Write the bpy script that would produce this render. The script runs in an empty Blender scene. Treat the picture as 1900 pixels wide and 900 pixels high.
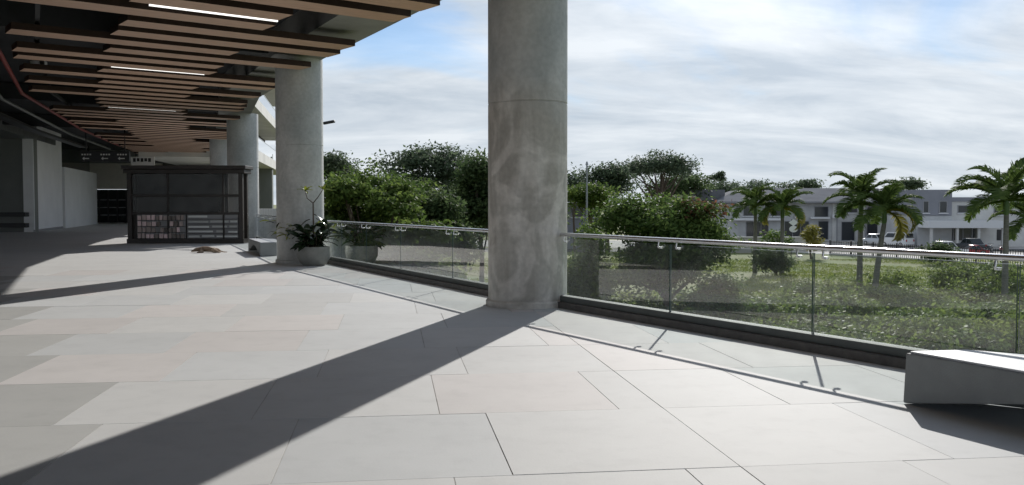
import bpy, bmesh, math, random
import numpy as np
from mathutils import Vector, Matrix, Euler
R = math.radians
random.seed(7)
rng = np.random.default_rng(11)
scene = bpy.context.scene
col = scene.collection

# ------------------------------------------------------------------ camera
F_PX, CAM_H, HORIZON = 1734.0, 1.5, 378.0
PITCH = math.atan((450 - HORIZON) / F_PX)
cam_d = bpy.data.cameras.new('camera')
cam_d.sensor_width = 36.0
cam_d.lens = F_PX / 1900 * 36.0
cam_d.clip_start = 0.05
cam_d.clip_end = 20000
cam = bpy.data.objects.new('camera', cam_d)
col.objects.link(cam)
cam.location = (0, 0, CAM_H)
cam.rotation_euler = (R(90) - PITCH, 0, 0)
scene.camera = cam

# ------------------------------------------------------------------ world, sun, exposure
SUN_AZ, SUN_EL = R(15.6), R(26.2)          # azimuth clockwise from +Y
sun_dir = Vector((math.sin(SUN_AZ) * math.cos(SUN_EL), math.cos(SUN_AZ) * math.cos(SUN_EL), math.sin(SUN_EL)))
world = bpy.data.worlds.new('World')
scene.world = world
world.use_nodes = True
wn, wl = world.node_tree.nodes, world.node_tree.links
wn.clear()
w_out = wn.new('ShaderNodeOutputWorld')
w_bg = wn.new('ShaderNodeBackground'); w_bg.inputs['Strength'].default_value = 0.05
w_sky = wn.new('ShaderNodeTexSky'); w_sky.sky_type = 'NISHITA'; w_sky.sun_disc = False
w_sky.sun_elevation = SUN_EL; w_sky.sun_rotation = SUN_AZ
w_sky.air_density = 1.0; w_sky.dust_density = 0.0; w_sky.ozone_density = 6.0
def wmath(op, a, b=None, c=None):
    n = wn.new('ShaderNodeMath'); n.operation = op
    for i, v in enumerate((a, b, c)):
        if v is None: continue
        if isinstance(v, (int, float)): n.inputs[i].default_value = v
        else: wl.new(v, n.inputs[i])
    return n.outputs[0]
w_tc = wn.new('ShaderNodeTexCoord')
w_sep = wn.new('ShaderNodeSeparateXYZ'); wl.new(w_tc.outputs['Generated'], w_sep.inputs[0])
w_den = wmath('ADD', wmath('MAXIMUM', w_sep.outputs[2], 0.0), 0.26)
w_cx = wmath('DIVIDE', w_sep.outputs[0], w_den)
w_cy = wmath('DIVIDE', w_sep.outputs[1], w_den)
w_cmb = wn.new('ShaderNodeCombineXYZ')
wl.new(w_cx, w_cmb.inputs[0]); wl.new(w_cy, w_cmb.inputs[1])
CL = (1.3, 33.19, 2.6, 19.4, -1.0, .21, .38)
def wnoise(scale, detail, rough, dist, sx, sy, ox):
    mp = wn.new('ShaderNodeMapping'); wl.new(w_cmb.outputs[0], mp.inputs[0])
    mp.inputs['Scale'].default_value = (sx, sy, 1); mp.inputs['Location'].default_value = (ox, 7.0+ox * .02, 0)
    mp.inputs['Rotation'].default_value = (0, 0, R(-14))
    n = wn.new('ShaderNodeTexNoise'); wl.new(mp.outputs[0], n.inputs['Vector'])
    n.inputs['Scale'].default_value = scale; n.inputs['Detail'].default_value = detail
    n.inputs['Roughness'].default_value = rough; n.inputs['Distortion'].default_value = dist
    return n.outputs['Fac']
n_big = wnoise(CL[0], 7, .55, .5, .6, 1.0, CL[1])       # where clouds lie
n_tex = wnoise(CL[2], 8, .60, .4, .55, 1.2, CL[3])       # light and grey within them
w_thr = wmath('ADD', n_big, wmath('MULTIPLY', wmath('MINIMUM', w_sep.outputs[2], .21), CL[4]))
w_mr = wn.new('ShaderNodeMapRange'); w_mr.interpolation_type = 'SMOOTHSTEP'
wl.new(w_thr, w_mr.inputs['Value'])
w_mr.inputs['From Min'].default_value = CL[5]; w_mr.inputs['From Max'].default_value = CL[6]
w_ramp = wn.new('ShaderNodeValToRGB'); wl.new(n_tex, w_ramp.inputs[0])
w_ramp.color_ramp.elements[0].position = .36; w_ramp.color_ramp.elements[0].color = (4.7, 5.3, 6.0, 1)
w_ramp.color_ramp.elements[1].position = .64; w_ramp.color_ramp.elements[1].color = (7.2, 7.6, 8.0, 1)
# thin cloud glows round the sun
w_dot = wn.new('ShaderNodeVectorMath'); w_dot.operation = 'DOT_PRODUCT'; wl.new(w_tc.outputs['Generated'], w_dot.inputs[0]); w_dot.inputs[1].default_value = sun_dir
w_glow = wmath('MULTIPLY_ADD', wmath('POWER', wmath('MAXIMUM', w_dot.outputs['Value'], 0.0), 40.0), 0.8, 1.0)
w_gv = wn.new('ShaderNodeVectorMath'); w_gv.operation = 'SCALE'; wl.new(w_ramp.outputs[0], w_gv.inputs[0]); wl.new(w_glow, w_gv.inputs['Scale'])
w_mix = wn.new('ShaderNodeMix'); w_mix.data_type = 'RGBA'
wl.new(wmath('MULTIPLY_ADD', w_mr.outputs[0], .62, .36), w_mix.inputs[0])
wl.new(w_sky.outputs[0], w_mix.inputs[6]); wl.new(w_gv.outputs[0], w_mix.inputs[7])
wl.new(w_mix.outputs[2], w_bg.inputs[0]); wl.new(w_bg.outputs[0], w_out.inputs[0])

sun_d = bpy.data.lights.new('sun', 'SUN'); sun_d.energy = 2.0; sun_d.angle = R(0.5); sun_d.color = (1.0, .965, .915)
sun = bpy.data.objects.new('sun', sun_d); col.objects.link(sun)
sun.rotation_euler = (-sun_dir).to_track_quat('-Z', 'Y').to_euler()
sun.location = (20, 60, 40)

vs = scene.view_settings
vs.view_transform = 'Standard'; vs.look = 'None'; vs.gamma = 1.0; vs.use_curve_mapping = False
vs.exposure = 1.2

# ------------------------------------------------------------------ pixel helpers
_cp, _sp = math.cos(PITCH), math.sin(PITCH)
def ray(px, py):
    u, v = (px - 950) / F_PX, (450 - py) / F_PX
    return Vector((u, _cp + v * _sp, -_sp + v * _cp))
def on_z(px, py, z=0.0):
    d = ray(px, py); t = (z - CAM_H) / d.z
    return Vector((d.x * t, d.y * t, z))
def at(px, py, Y):
    d = ray(px, py); t = Y / d.y
    return Vector((d.x * t, Y, CAM_H + d.z * t))

# ------------------------------------------------------------------ materials
def mat(name, color, rough=.7, var=0.0, scale=4.0, bump=0.0, bscale=40.0, metal=0.0, island=0.0, color2=None, spec=.5, detail=6, stretch=None, transl=0.0, emit=0.0):
    m = bpy.data.materials.new(name); m.use_nodes = True
    nt = m.node_tree; n, l = nt.nodes, nt.links
    b = n['Principled BSDF']
    b.inputs['Base Color'].default_value = (*color, 1); b.inputs['Roughness'].default_value = rough
    b.inputs['Metallic'].default_value = metal; b.inputs['Specular IOR Level'].default_value = spec
    if emit:
        b.inputs['Emission Color'].default_value = (*color, 1); b.inputs['Emission Strength'].default_value = emit
    cur = None
    tc = n.new('ShaderNodeTexCoord'); vec = tc.outputs['Object']
    if stretch:
        mp = n.new('ShaderNodeMapping'); l.new(vec, mp.inputs[0]); mp.inputs['Scale'].default_value = stretch; vec = mp.outputs[0]
    if var or color2:
        nz = n.new('ShaderNodeTexNoise'); nz.inputs['Scale'].default_value = scale; nz.inputs['Detail'].default_value = detail
        nz.inputs['Roughness'].default_value = .62
        l.new(vec, nz.inputs['Vector'])
        rp = n.new('ShaderNodeValToRGB'); l.new(nz.outputs['Fac'], rp.inputs[0])
        c2 = color2 if color2 else tuple(min(1, c * (1 + var)) for c in color)
        c1 = color if color2 else tuple(c * (1 - var) for c in color)
        rp.color_ramp.elements[0].position = .32; rp.color_ramp.elements[0].color = (*c1, 1)
        rp.color_ramp.elements[1].position = .68; rp.color_ramp.elements[1].color = (*c2, 1)
        cur = rp.outputs[0]
    if island:
        g = n.new('ShaderNodeNewGeometry')
        hs = n.new('ShaderNodeHueSaturation')
        mr = n.new('ShaderNodeMapRange'); l.new(g.outputs['Random Per Island'], mr.inputs[0])
        mr.inputs[3].default_value = 1 - island; mr.inputs[4].default_value = 1 + island
        l.new(mr.outputs[0], hs.inputs['Value'])
        mh = n.new('ShaderNodeMapRange'); l.new(g.outputs['Random Per Island'], mh.inputs[0])
        mh.inputs[3].default_value = .5 + island * .05; mh.inputs[4].default_value = .5 - island * .05
        l.new(mh.outputs[0], hs.inputs['Hue'])
        if cur: l.new(cur, hs.inputs['Color'])
        else: hs.inputs['Color'].default_value = (*color, 1)
        cur = hs.outputs[0]
    if cur: l.new(cur, b.inputs['Base Color'])
    if bump:
        nb = n.new('ShaderNodeTexNoise'); nb.inputs['Scale'].default_value = bscale; nb.inputs['Detail'].default_value = 5
        l.new(vec, nb.inputs['Vector'])
        bp = n.new('ShaderNodeBump'); bp.inputs['Strength'].default_value = bump; bp.inputs['Distance'].default_value = .02
        l.new(nb.outputs['Fac'], bp.inputs['Height']); l.new(bp.outputs[0], b.inputs['Normal'])
    if transl:
        t = n.new('ShaderNodeBsdfTranslucent')
        if cur: l.new(cur, t.inputs[0])
        else: t.inputs[0].default_value = (*color, 1)
        mx = n.new('ShaderNodeMixShader'); mx.inputs[0].default_value = transl
        l.new(b.outputs[0], mx.inputs[1]); l.new(t.outputs[0], mx.inputs[2]); l.new(mx.outputs[0], n['Material Output'].inputs[0])
    return m

def vary_tiles(m):
    nt = m.node_tree; n, l = nt.nodes, nt.links; b = n['Principled BSDF']
    src = b.inputs['Base Color'].links[0].from_socket
    oi = n.new('ShaderNodeObjectInfo'); mr = n.new('ShaderNodeMapRange'); l.new(oi.outputs['Random'], mr.inputs[0]); mr.inputs[3].default_value = .93; mr.inputs[4].default_value = 1.03
    ge = n.new('ShaderNodeNewGeometry')
    def nz(sc, lo, hi, a, c):
        z = n.new('ShaderNodeTexNoise'); z.inputs['Scale'].default_value = sc; z.inputs['Detail'].default_value = 7; z.inputs['Roughness'].default_value = .65; l.new(ge.outputs['Position'], z.inputs['Vector'])
        q = n.new('ShaderNodeMapRange'); l.new(z.outputs['Fac'], q.inputs[0]); q.inputs[1].default_value = lo; q.inputs[2].default_value = hi; q.inputs[3].default_value = a; q.inputs[4].default_value = c; return q.outputs[0]
    def mul(a, c):
        k = n.new('ShaderNodeMath'); k.operation = 'MULTIPLY'; l.new(a, k.inputs[0]); l.new(c, k.inputs[1]); return k.outputs[0]
    f = mul(mul(mr.outputs[0], nz(.45, .3, .7, .95, 1.03)), nz(4.0, .28, .50, .93, 1.0))
    hs = n.new('ShaderNodeHueSaturation'); l.new(src, hs.inputs['Color']); l.new(f, hs.inputs['Value']); l.new(hs.outputs[0], b.inputs['Base Color'])
    return m

def glass_mat(name, tint=(.95, .975, .965), ior=1.5, gloss=1.0):
    m = bpy.data.materials.new(name); m.use_nodes = True
    n, l = m.node_tree.nodes, m.node_tree.links
    n.remove(n['Principled BSDF'])
    t = n.new('ShaderNodeBsdfTransparent'); t.inputs[0].default_value = (*tint, 1)
    g = n.new('ShaderNodeBsdfGlossy'); g.inputs['Roughness'].default_value = 0.005; g.inputs[0].default_value = (gloss, gloss, gloss, 1)
    fr = n.new('ShaderNodeFresnel'); fr.inputs[0].default_value = ior
    # dusty film; its pale diffuse share also paints in milky reflections
    d = n.new('ShaderNodeBsdfDiffuse'); d.inputs[0].default_value = (.6, .62, .6, 1)
    tc = n.new('ShaderNodeTexCoord'); nz = n.new('ShaderNodeTexNoise'); nz.inputs['Scale'].default_value = 3.0; nz.inputs['Detail'].default_value = 8
    l.new(tc.outputs['Object'], nz.inputs['Vector'])
    mr = n.new('ShaderNodeMapRange'); l.new(nz.outputs['Fac'], mr.inputs[0]); mr.inputs[1].default_value = .35; mr.inputs[2].default_value = .75
    mr.inputs[3].default_value = .025; mr.inputs[4].default_value = .08
    m1 = n.new('ShaderNodeMixShader'); l.new(mr.outputs[0], m1.inputs[0]); l.new(t.outputs[0], m1.inputs[1]); l.new(d.outputs[0], m1.inputs[2])
    m2 = n.new('ShaderNodeMixShader'); ge = n.new('ShaderNodeNewGeometry'); iv = n.new('ShaderNodeMath'); iv.operation = 'SUBTRACT'; iv.inputs[0].default_value = 1.0; l.new(ge.outputs['Backfacing'], iv.inputs[1])
    fm = n.new('ShaderNodeMath'); fm.operation = 'MULTIPLY'; l.new(fr.outputs[0], fm.inputs[0]); l.new(iv.outputs[0], fm.inputs[1])
    f2 = n.new('ShaderNodeMath'); f2.operation = 'MULTIPLY'; f2.use_clamp = True; l.new(fm.outputs[0], f2.inputs[0]); f2.inputs[1].default_value = 3.0
    l.new(f2.outputs[0], m2.inputs[0]); l.new(m1.outputs[0], m2.inputs[1]); l.new(g.outputs[0], m2.inputs[2])
    l.new(m2.outputs[0], n['Material Output'].inputs[0])
    return m

def column_mat(name, stain, seed):
    m = bpy.data.materials.new(name); m.use_nodes = True
    n, l = m.node_tree.nodes, m.node_tree.links
    b = n['Principled BSDF']; b.inputs['Roughness'].default_value = .75
    tc = n.new('ShaderNodeTexCoord')
    def noise(scale, sc, detail, dist, off):
        mp = n.new('ShaderNodeMapping'); l.new(tc.outputs['Object'], mp.inputs[0])
        mp.inputs['Scale'].default_value = sc; mp.inputs['Location'].default_value = (off, off * 1.3, off * .4)
        z = n.new('ShaderNodeTexNoise'); l.new(mp.outputs[0], z.inputs['Vector'])
        z.inputs['Scale'].default_value = scale; z.inputs['Detail'].default_value = detail; z.inputs['Distortion'].default_value = dist
        return z.outputs['Fac']
    def ramp(f, p0, c0, p1, c1):
        r = n.new('ShaderNodeValToRGB'); l.new(f, r.inputs[0])
        r.color_ramp.elements[0].position = p0; r.color_ramp.elements[0].color = c0
        r.color_ramp.elements[1].position = p1; r.color_ramp.elements[1].color = c1
        return r.outputs[0]
    def mix(f, a, c, kind='MIX'):
        x = n.new('ShaderNodeMix'); x.data_type = 'RGBA'; x.blend_type = kind
        if isinstance(f, float): x.inputs[0].default_value = f
        else: l.new(f, x.inputs[0])
        l.new(a, x.inputs[6]); l.new(c, x.inputs[7]); return x.outputs[2]
    base = ramp(noise(1.3, (1, 1, .7), 8, .3, seed), .3, (.38, .40, .405, 1), .72, (.60, .605, .60, 1))
    cloud = ramp(noise(.8, (1, 1, 1.0), 6, 2.6, seed + 4), .46, (.40, .385, .355, 1), .575, (.74, .71, .67, 1))
    streak = ramp(noise(2.2, (1.6, 1.6, .25), 9, 1.0, seed + 9), .40, (.44, .40, .35, 1), .60, (.72, .69, .64, 1))
    warm = mix(.42, cloud, streak)
    # the lower, hand-rendered lift of the shaft differs from the cast concrete above its joint
    sep = n.new('ShaderNodeSeparateXYZ'); l.new(tc.outputs['Object'], sep.inputs[0])
    ad = n.new('ShaderNodeMath'); ad.operation = 'ADD'; l.new(sep.outputs[2], ad.inputs[0])
    wv = n.new('ShaderNodeMath'); wv.operation = 'MULTIPLY'; l.new(noise(1.1, (1, 1, .8), 4, .5, seed + 2), wv.inputs[0]); wv.inputs[1].default_value = 1.4
    l.new(wv.outputs[0], ad.inputs[1])
    mr = n.new('ShaderNodeMapRange'); l.new(ad.outputs[0], mr.inputs[0])
    mr.inputs[1].default_value = 3.95; mr.inputs[2].default_value = 3.35; mr.inputs[3].default_value = 0; mr.inputs[4].default_value = stain
    c = mix(mr.outputs[0], base, warm)
    fine = ramp(noise(14, (1, 1, 1), 6, 0, seed), .35, (.86, .86, .86, 1), .65, (1, 1, 1, 1))
    c = mix(1.0, c, fine, 'MULTIPLY')
    l.new(c, b.inputs['Base Color'])
    bp = n.new('ShaderNodeBump'); bp.inputs['Strength'].default_value = .35; bp.inputs['Distance'].default_value = .02
    l.new(noise(9, (1, 1, 1), 8, .3, seed), bp.inputs['Height']); l.new(bp.outputs[0], b.inputs['Normal'])
    return m

M = {}
M['tile'] = mat('tile_pale_grey', (.605, .605, .595), .7, var=.03, scale=1.2, bump=.05, bscale=60, spec=.12)
M['tile_b'] = mat('tile_pale_beige', (.625, .60, .585), .7, var=.03, scale=1.4, bump=.05, bscale=60, spec=.12)
M['tile_c'] = mat('tile_light_grey', (.59, .60, .60), .7, var=.03, scale=1.0, bump=.05, bscale=60, spec=.12)
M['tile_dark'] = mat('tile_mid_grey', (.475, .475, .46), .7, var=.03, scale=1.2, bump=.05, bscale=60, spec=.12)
for k_ in ('tile','tile_b','tile_c','tile_dark'): vary_tiles(M[k_])
M['grout'] = mat('grout', (.46, .45, .43), .9, var=.2)
M['concrete'] = mat('concrete_beam', (.27, .27, .26), .8, var=.15, scale=.8, bump=.2)
M['soffit'] = mat('soffit_dark_paint', (.035, .037, .04), .8, var=.2, scale=.6)
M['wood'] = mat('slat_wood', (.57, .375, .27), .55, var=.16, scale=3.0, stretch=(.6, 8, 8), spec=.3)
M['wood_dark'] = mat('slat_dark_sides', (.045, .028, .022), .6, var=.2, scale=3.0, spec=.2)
M['red'] = mat('red_pipe_paint', (.22, .03, .025), .6, var=.1)
M['duct'] = mat('galvanised_duct', (.16, .17, .17), .5, metal=.5, var=.2, scale=2)
M['led'] = mat('led_diffuser', (1, .98, .94), .5, emit=.6)
M['led_body'] = mat('led_housing', (.3, .3, .3), .5)
M['white_wall'] = mat('white_render', (.88, .89, .90), .85, var=.05, scale=.7)
M['grey_wall'] = mat('grey_render', (.22, .23, .22), .85, var=.08, scale=.7)
M['cream'] = mat('cream_panel', (.62, .59, .52), .8, var=.05)
M['black'] = mat('black_metal', (.02, .02, .022), .45, var=.15)
M['dark_glass'] = mat('dark_glazing', (.015, .02, .02), .08, spec=.6)
M['kiosk'] = mat('kiosk_dark_steel', (.032, .026, .023), .45, var=.25, scale=3)
M['shoe'] = mat('anodised_channel', (.15, .16, .155), .7, metal=.0, spec=.2, var=.1)
M['curb'] = mat('dark_granite_kerb', (.11, .10, .092), .5, var=.25, scale=10)
M['steel'] = mat('brushed_steel', (.72, .71, .72), .22, metal=1.0)
M['glass'] = glass_mat('rail_glass')
M['kglass'] = glass_mat('kiosk_glass', tint=(.75, .75, .75), ior=1.12)
M['edge'] = mat('glass_edge', (.035, .07, .065), .3)
M['bench'] = mat('bench_grey_concrete', (.25, .26, .26), .7, var=.1, scale=3, bump=.15, bscale=90)
M['bench_top'] = mat('bench_pale_top', (.52, .53, .55), .5, var=.05, scale=2)
M['pot'] = mat('planter_grey', (.27, .27, .25), .6, var=.15, scale=5, bump=.1)
M['soil'] = mat('soil', (.05, .035, .025), .95, var=.3, scale=20)
M['rubber'] = mat('rubber_plant_leaf', (.025, .045, .022), .22, island=.3, spec=.6)
M['fern'] = mat('yellow_green_leaf', (.22, .26, .03), .5, island=.35, transl=.35)
M['bark'] = mat('bark', (.10, .075, .055), .9, var=.3, scale=6, bump=.5, bscale=15)
M['dog'] = mat('dog_coat', (.13, .08, .055), .85, color2=(.60, .47, .35), scale=3.2)
def leafmat(name, c, isl=.4, tr=.5, rough=.62): return mat(name, c, rough, island=isl, transl=tr, spec=.08)
M['leaf_olive'] = leafmat('leaf_olive_green', (.11, .165, .04))
M['leaf_dark'] = leafmat('leaf_dark_green', (.085, .125, .05))
M['leaf_mid'] = leafmat('leaf_mid_green', (.11, .17, .045))
M['leaf_far'] = leafmat('leaf_far_green', (.095, .13, .078))
M['leaf_red'] = leafmat('leaf_new_red', (.17, .085, .045))
M['leaf_bright'] = leafmat('leaf_bright_green', (.20, .26, .065), .35, .5, .6)
M['palm'] = leafmat('palm_leaf', (.10, .15, .04), .3, .45)
M['palm_y'] = leafmat('palm_leaf_yellow', (.27, .25, .06), .3, .35)
M['palm_trunk'] = mat('palm_trunk', (.19, .18, .155), .9, var=.25, scale=3, stretch=(1, 1, 6))
M['shaft'] = mat('palm_crownshaft', (.10, .17, .05), .5, var=.15)
M['grass'] = mat('grass_ground', (.12, .17, .03), .95, color2=(.21, .19, .08), scale=.2, detail=9)
M['grass_blade'] = leafmat('grass_blades', (.21, .255, .05), .4, .4)
M['cover'] = leafmat('ground_cover_leaf', (.145, .205, .055), .5, .48, .55)
M['asphalt'] = mat('asphalt', (.055, .055, .057), .9, var=.2, scale=.5)
M['paving'] = mat('pale_concrete_paving', (.42, .40, .37), .9, var=.1, scale=.3)
M['bwall'] = mat('house_render_grey_white', (.50, .50, .49), .9, var=.14, scale=.5)
M['bwall2'] = mat('house_render_warm_white', (.60, .59, .56), .9, var=.12, scale=.5)
M['bdark'] = mat('house_render_slate', (.24, .245, .27), .9, var=.12, scale=.3)
M['roof'] = mat('grey_metal_roof', (.17, .175, .19), .95, var=.15, scale=.4, spec=.05)
M['pane'] = mat('house_glass', (.03, .035, .04), .1, spec=.6)
M['frame_w'] = mat('white_frame', (.7, .7, .7), .6)
M['trim'] = mat('grey_trim', (.3, .3, .31), .7)
M['silver'] = mat('silver_car_paint', (.50, .52, .54), .3, metal=.5)
M['wpaint'] = mat('white_car_paint', (.75, .75, .74), .3)
M['dpaint'] = mat('dark_car_paint', (.03, .035, .04), .25)
M['rpaint'] = mat('red_car_paint', (.35, .03, .03), .3)
M['tyre'] = mat('tyre_rubber', (.02, .02, .02), .85)
M['rim'] = mat('wheel_rim', (.5, .5, .5), .35, metal=.9)
M['lamp'] = mat('lamp_lens', (.7, .7, .68), .15)
M['tail'] = mat('tail_lens', (.4, .02, .02), .2)
M['sign_w'] = mat('sign_white', (.72, .72, .70), .5)
M['pole'] = mat('galvanised_pole', (.30, .31, .32), .5, metal=.5)
M['goods'] = mat('display_goods', (.52, .42, .40), .6, island=.8)
M['goods_w'] = mat('display_white', (.68, .69, .68), .6, island=.3)
M['col1'] = column_mat('column_concrete_stained', .95, 2.0)
M['col2'] = column_mat('column_concrete_plain', .30, 7.3)
M['collar'] = mat('column_collar', (.22, .215, .205), .8, var=.15)

# ------------------------------------------------------------------ mesh helpers
class MB:
    def __init__(s): s.v = []; s.f = []
    def add(s, vs_, fs):
        o = len(s.v); s.v += [tuple(p) for p in vs_]; s.f += [tuple(i + o for i in f) for f in fs]; return s
    def box(s, x0, x1, y0, y1, z0, z1):
        return s.add([(x0,y0,z0),(x1,y0,z0),(x1,y1,z0),(x0,y1,z0),(x0,y0,z1),(x1,y0,z1),(x1,y1,z1),(x0,y1,z1)],
                     [(0,3,2,1),(4,5,6,7),(0,1,5,4),(1,2,6,5),(2,3,7,6),(3,0,4,7)])
    def prism(s, poly, z0, z1):
        n = len(poly)
        a = sum(poly[i][0]*poly[(i+1)%n][1]-poly[(i+1)%n][0]*poly[i][1] for i in range(n))
        if a < 0: poly = poly[::-1]
        vv = [(p[0],p[1],z0) for p in poly] + [(p[0],p[1],z1) for p in poly]
        ff = [tuple(range(n-1,-1,-1)), tuple(range(n,2*n))] + [(i,(i+1)%n,(i+1)%n+n,i+n) for i in range(n)]
        return s.add(vv, ff)
    def bar(s, p, q, w, h, up=Vector((0,0,1))):
        """box beam from p to q, width w sideways, height h along up (centred)"""
        p, q = Vector(p), Vector(q); d = (q-p).normalized(); sx = d.cross(up).normalized()*w/2; uz = sx.cross(d).normalized()*h/2
        vv = [p-sx-uz,p+sx-uz,p+sx+uz,p-sx+uz,q-sx-uz,q+sx-uz,q+sx+uz,q-sx+uz]
        return s.add(vv, [(0,1,2,3),(7,6,5,4),(0,4,5,1),(1,5,6,2),(2,6,7,3),(3,7,4,0)])
    def tube(s, pts, rads, n=8):
        pts = [Vector(p) for p in pts]
        if not isinstance(rads, (list, tuple)): rads = [rads]*len(pts)
        rings = []
        a = None
        for i, p in enumerate(pts):
            d = (pts[min(i+1,len(pts)-1)]-pts[max(i-1,0)]).normalized()
            if a is None: a = d.cross(Vector((0,0,1)) if abs(d.z)<.9 else Vector((1,0,0))).normalized()
            else: a = (a - d*a.dot(d)).normalized()
            b = d.cross(a)
            rings.append([p+(a*math.cos(2*math.pi*k/n)+b*math.sin(2*math.pi*k/n))*rads[i] for k in range(n)])
        vv = [x for r in rings for x in r]; ff = []
        for i in range(len(pts)-1):
            for k in range(n): ff.append((i*n+k,i*n+(k+1)%n,(i+1)*n+(k+1)%n,(i+1)*n+k))
        ff.append(tuple(range(n-1,-1,-1))); ff.append(tuple(range((len(pts)-1)*n,len(pts)*n)))
        return s.add(vv, ff)
    def lathe(s, prof, c=(0,0,0), n=32, cap=True):
        c = Vector(c); vv = []; ff = []
        for r, z in prof:
            for k in range(n): vv.append((c.x+r*math.cos(2*math.pi*k/n), c.y+r*math.sin(2*math.pi*k/n), c.z+z))
        for i in range(len(prof)-1):
            for k in range(n): ff.append((i*n+k,i*n+(k+1)%n,(i+1)*n+(k+1)%n,(i+1)*n+k))
        if cap:
            ff.append(tuple(range(n-1,-1,-1))); ff.append(tuple(range((len(prof)-1)*n,len(prof)*n)))
        return s.add(vv, ff)
    def cyl_x(s, c, r, w, n=18):
        c = Vector(c); vv=[]
        for sx in (-w/2, w/2):
            for k in range(n): vv.append((c.x+sx, c.y+r*math.cos(2*math.pi*k/n), c.z+r*math.sin(2*math.pi*k/n)))
        ff = [(k,(k+1)%n,(k+1)%n+n,k+n) for k in range(n)] + [tuple(range(n-1,-1,-1)), tuple(range(n,2*n))]
        return s.add(vv, ff)
    def build(s, name, m, parent=None, local=False, smooth=False, bevel=0.0):
        me = bpy.data.meshes.new(name)
        off = Vector((0,0,0))
        if parent is not None and not local:
            p = parent
            while p is not None: off += p.location; p = p.parent
        me.from_pydata([(v[0]-off.x, v[1]-off.y, v[2]-off.z) for v in s.v], [], s.f)
        me.validate()
        if bevel or smooth is not False:
            bm = bmesh.new(); bm.from_mesh(me)
            if bevel:
                bmesh.ops.bevel(bm, geom=[e for e in bm.edges if len(e.link_faces)==2 and e.calc_face_angle(0)>.5], offset=bevel, segments=2, affect='EDGES', profile=.6)
            bm.to_mesh(me); bm.free()
        if smooth: me.shade_smooth() if smooth is True else me.shade_auto_smooth(angle=smooth) if hasattr(me,'shade_auto_smooth') else me.shade_smooth()
        me.materials.append(M[m] if isinstance(m, str) else m)
        o = bpy.data.objects.new(name, me); col.objects.link(o); o.parent = parent
        return o

def smooth_by_angle(o, deg=35):
    me = o.data
    bm = bmesh.new(); bm.from_mesh(me)
    for f in bm.faces: f.smooth = True
    for e in bm.edges:
        e.smooth = not (len(e.link_faces)==2 and e.calc_face_angle(0) > R(deg))
    bm.to_mesh(me); bm.free()
    return o
def tag(o, label, cat, group=None):
    o['label'] = label; o['category'] = cat
    if group: o['group'] = group
    return o
def thing(name, label, cat, loc=(0,0,0), rz=0, group=None):
    o = bpy.data.objects.new(name, None); col.objects.link(o); o.location = loc; o.rotation_euler = (0,0,rz)
    o.empty_display_size = .2
    return tag(o, label, cat, group)
def kind(o, k): o['kind'] = k; return o
def copy_tree(o, parent=None):
    c = o.copy(); col.objects.link(c); c.parent = parent
    for ch in [x for x in o.children]: copy_tree(ch, c)
    return c
def centred(o):
    """top-level single mesh: put its origin at its base centre"""
    me = o.data; n = len(me.vertices); a = np.empty(n*3); me.vertices.foreach_get('co', a); a = a.reshape(-1,3)
    c = np.array([(a[:,0].min()+a[:,0].max())/2, (a[:,1].min()+a[:,1].max())/2, a[:,2].min()])
    me.vertices.foreach_set('co', (a-c).ravel()); o.location = c; return o

# ================================================================== THE SETTING
GZ = -4.4
def gh(x, y):
    h = GZ + .35*np.sin(x*.07+.6)*np.cos(y*.05) + .2*np.sin(x*.19+y*.13)
    h = h + .55*np.exp(-((x-17)/11.0)**2-((y-66)/13.0)**2)
    f = np.clip((86-y)/16, 0, 1); f = f*f*(3-2*f)
    return GZ + (h-GZ)*f
def make_ground():
    xs = np.unique(np.concatenate([np.linspace(-60, 90, 101), -60-np.geomspace(2, 4000, 26), 90+np.geomspace(2, 4000, 26)]))
    ys = np.unique(np.concatenate([np.linspace(0, 120, 81), 120+np.geomspace(2, 5000, 30), -np.geomspace(2, 300, 12)]))
    X, Y = np.meshgrid(xs, ys); Z = gh(X, Y)
    v = np.stack([X, Y, Z], -1).reshape(-1, 3); nx, ny = len(xs), len(ys)
    f = [(j*nx+i, j*nx+i+1, (j+1)*nx+i+1, (j+1)*nx+i) for j in range(ny-1) for i in range(nx-1)]
    me = bpy.data.meshes.new('ground'); me.from_pydata(v.tolist(), [], f); me.shade_smooth(); me.materials.append(M['grass'])
    o = bpy.data.objects.new('ground', me); col.objects.link(o); kind(o, 'structure')
make_ground()
# paved yard and street beyond the fence
kind(MB().prism([(at(900,470,128).x,128),(at(1330,470,122).x,122),(at(1600,470,105).x,105),(at(1900,470,86).x,86),(at(2150,470,76).x,76),(150,76),(190,150),(-40,150)], GZ-.2, GZ+.03).build('parking_yard', 'paving'), 'structure')
kind(MB().prism([(-60,117),(150,108),(150,117),(-60,126)], GZ-.2, GZ+.036).build('road', 'asphalt'), 'structure')

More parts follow.
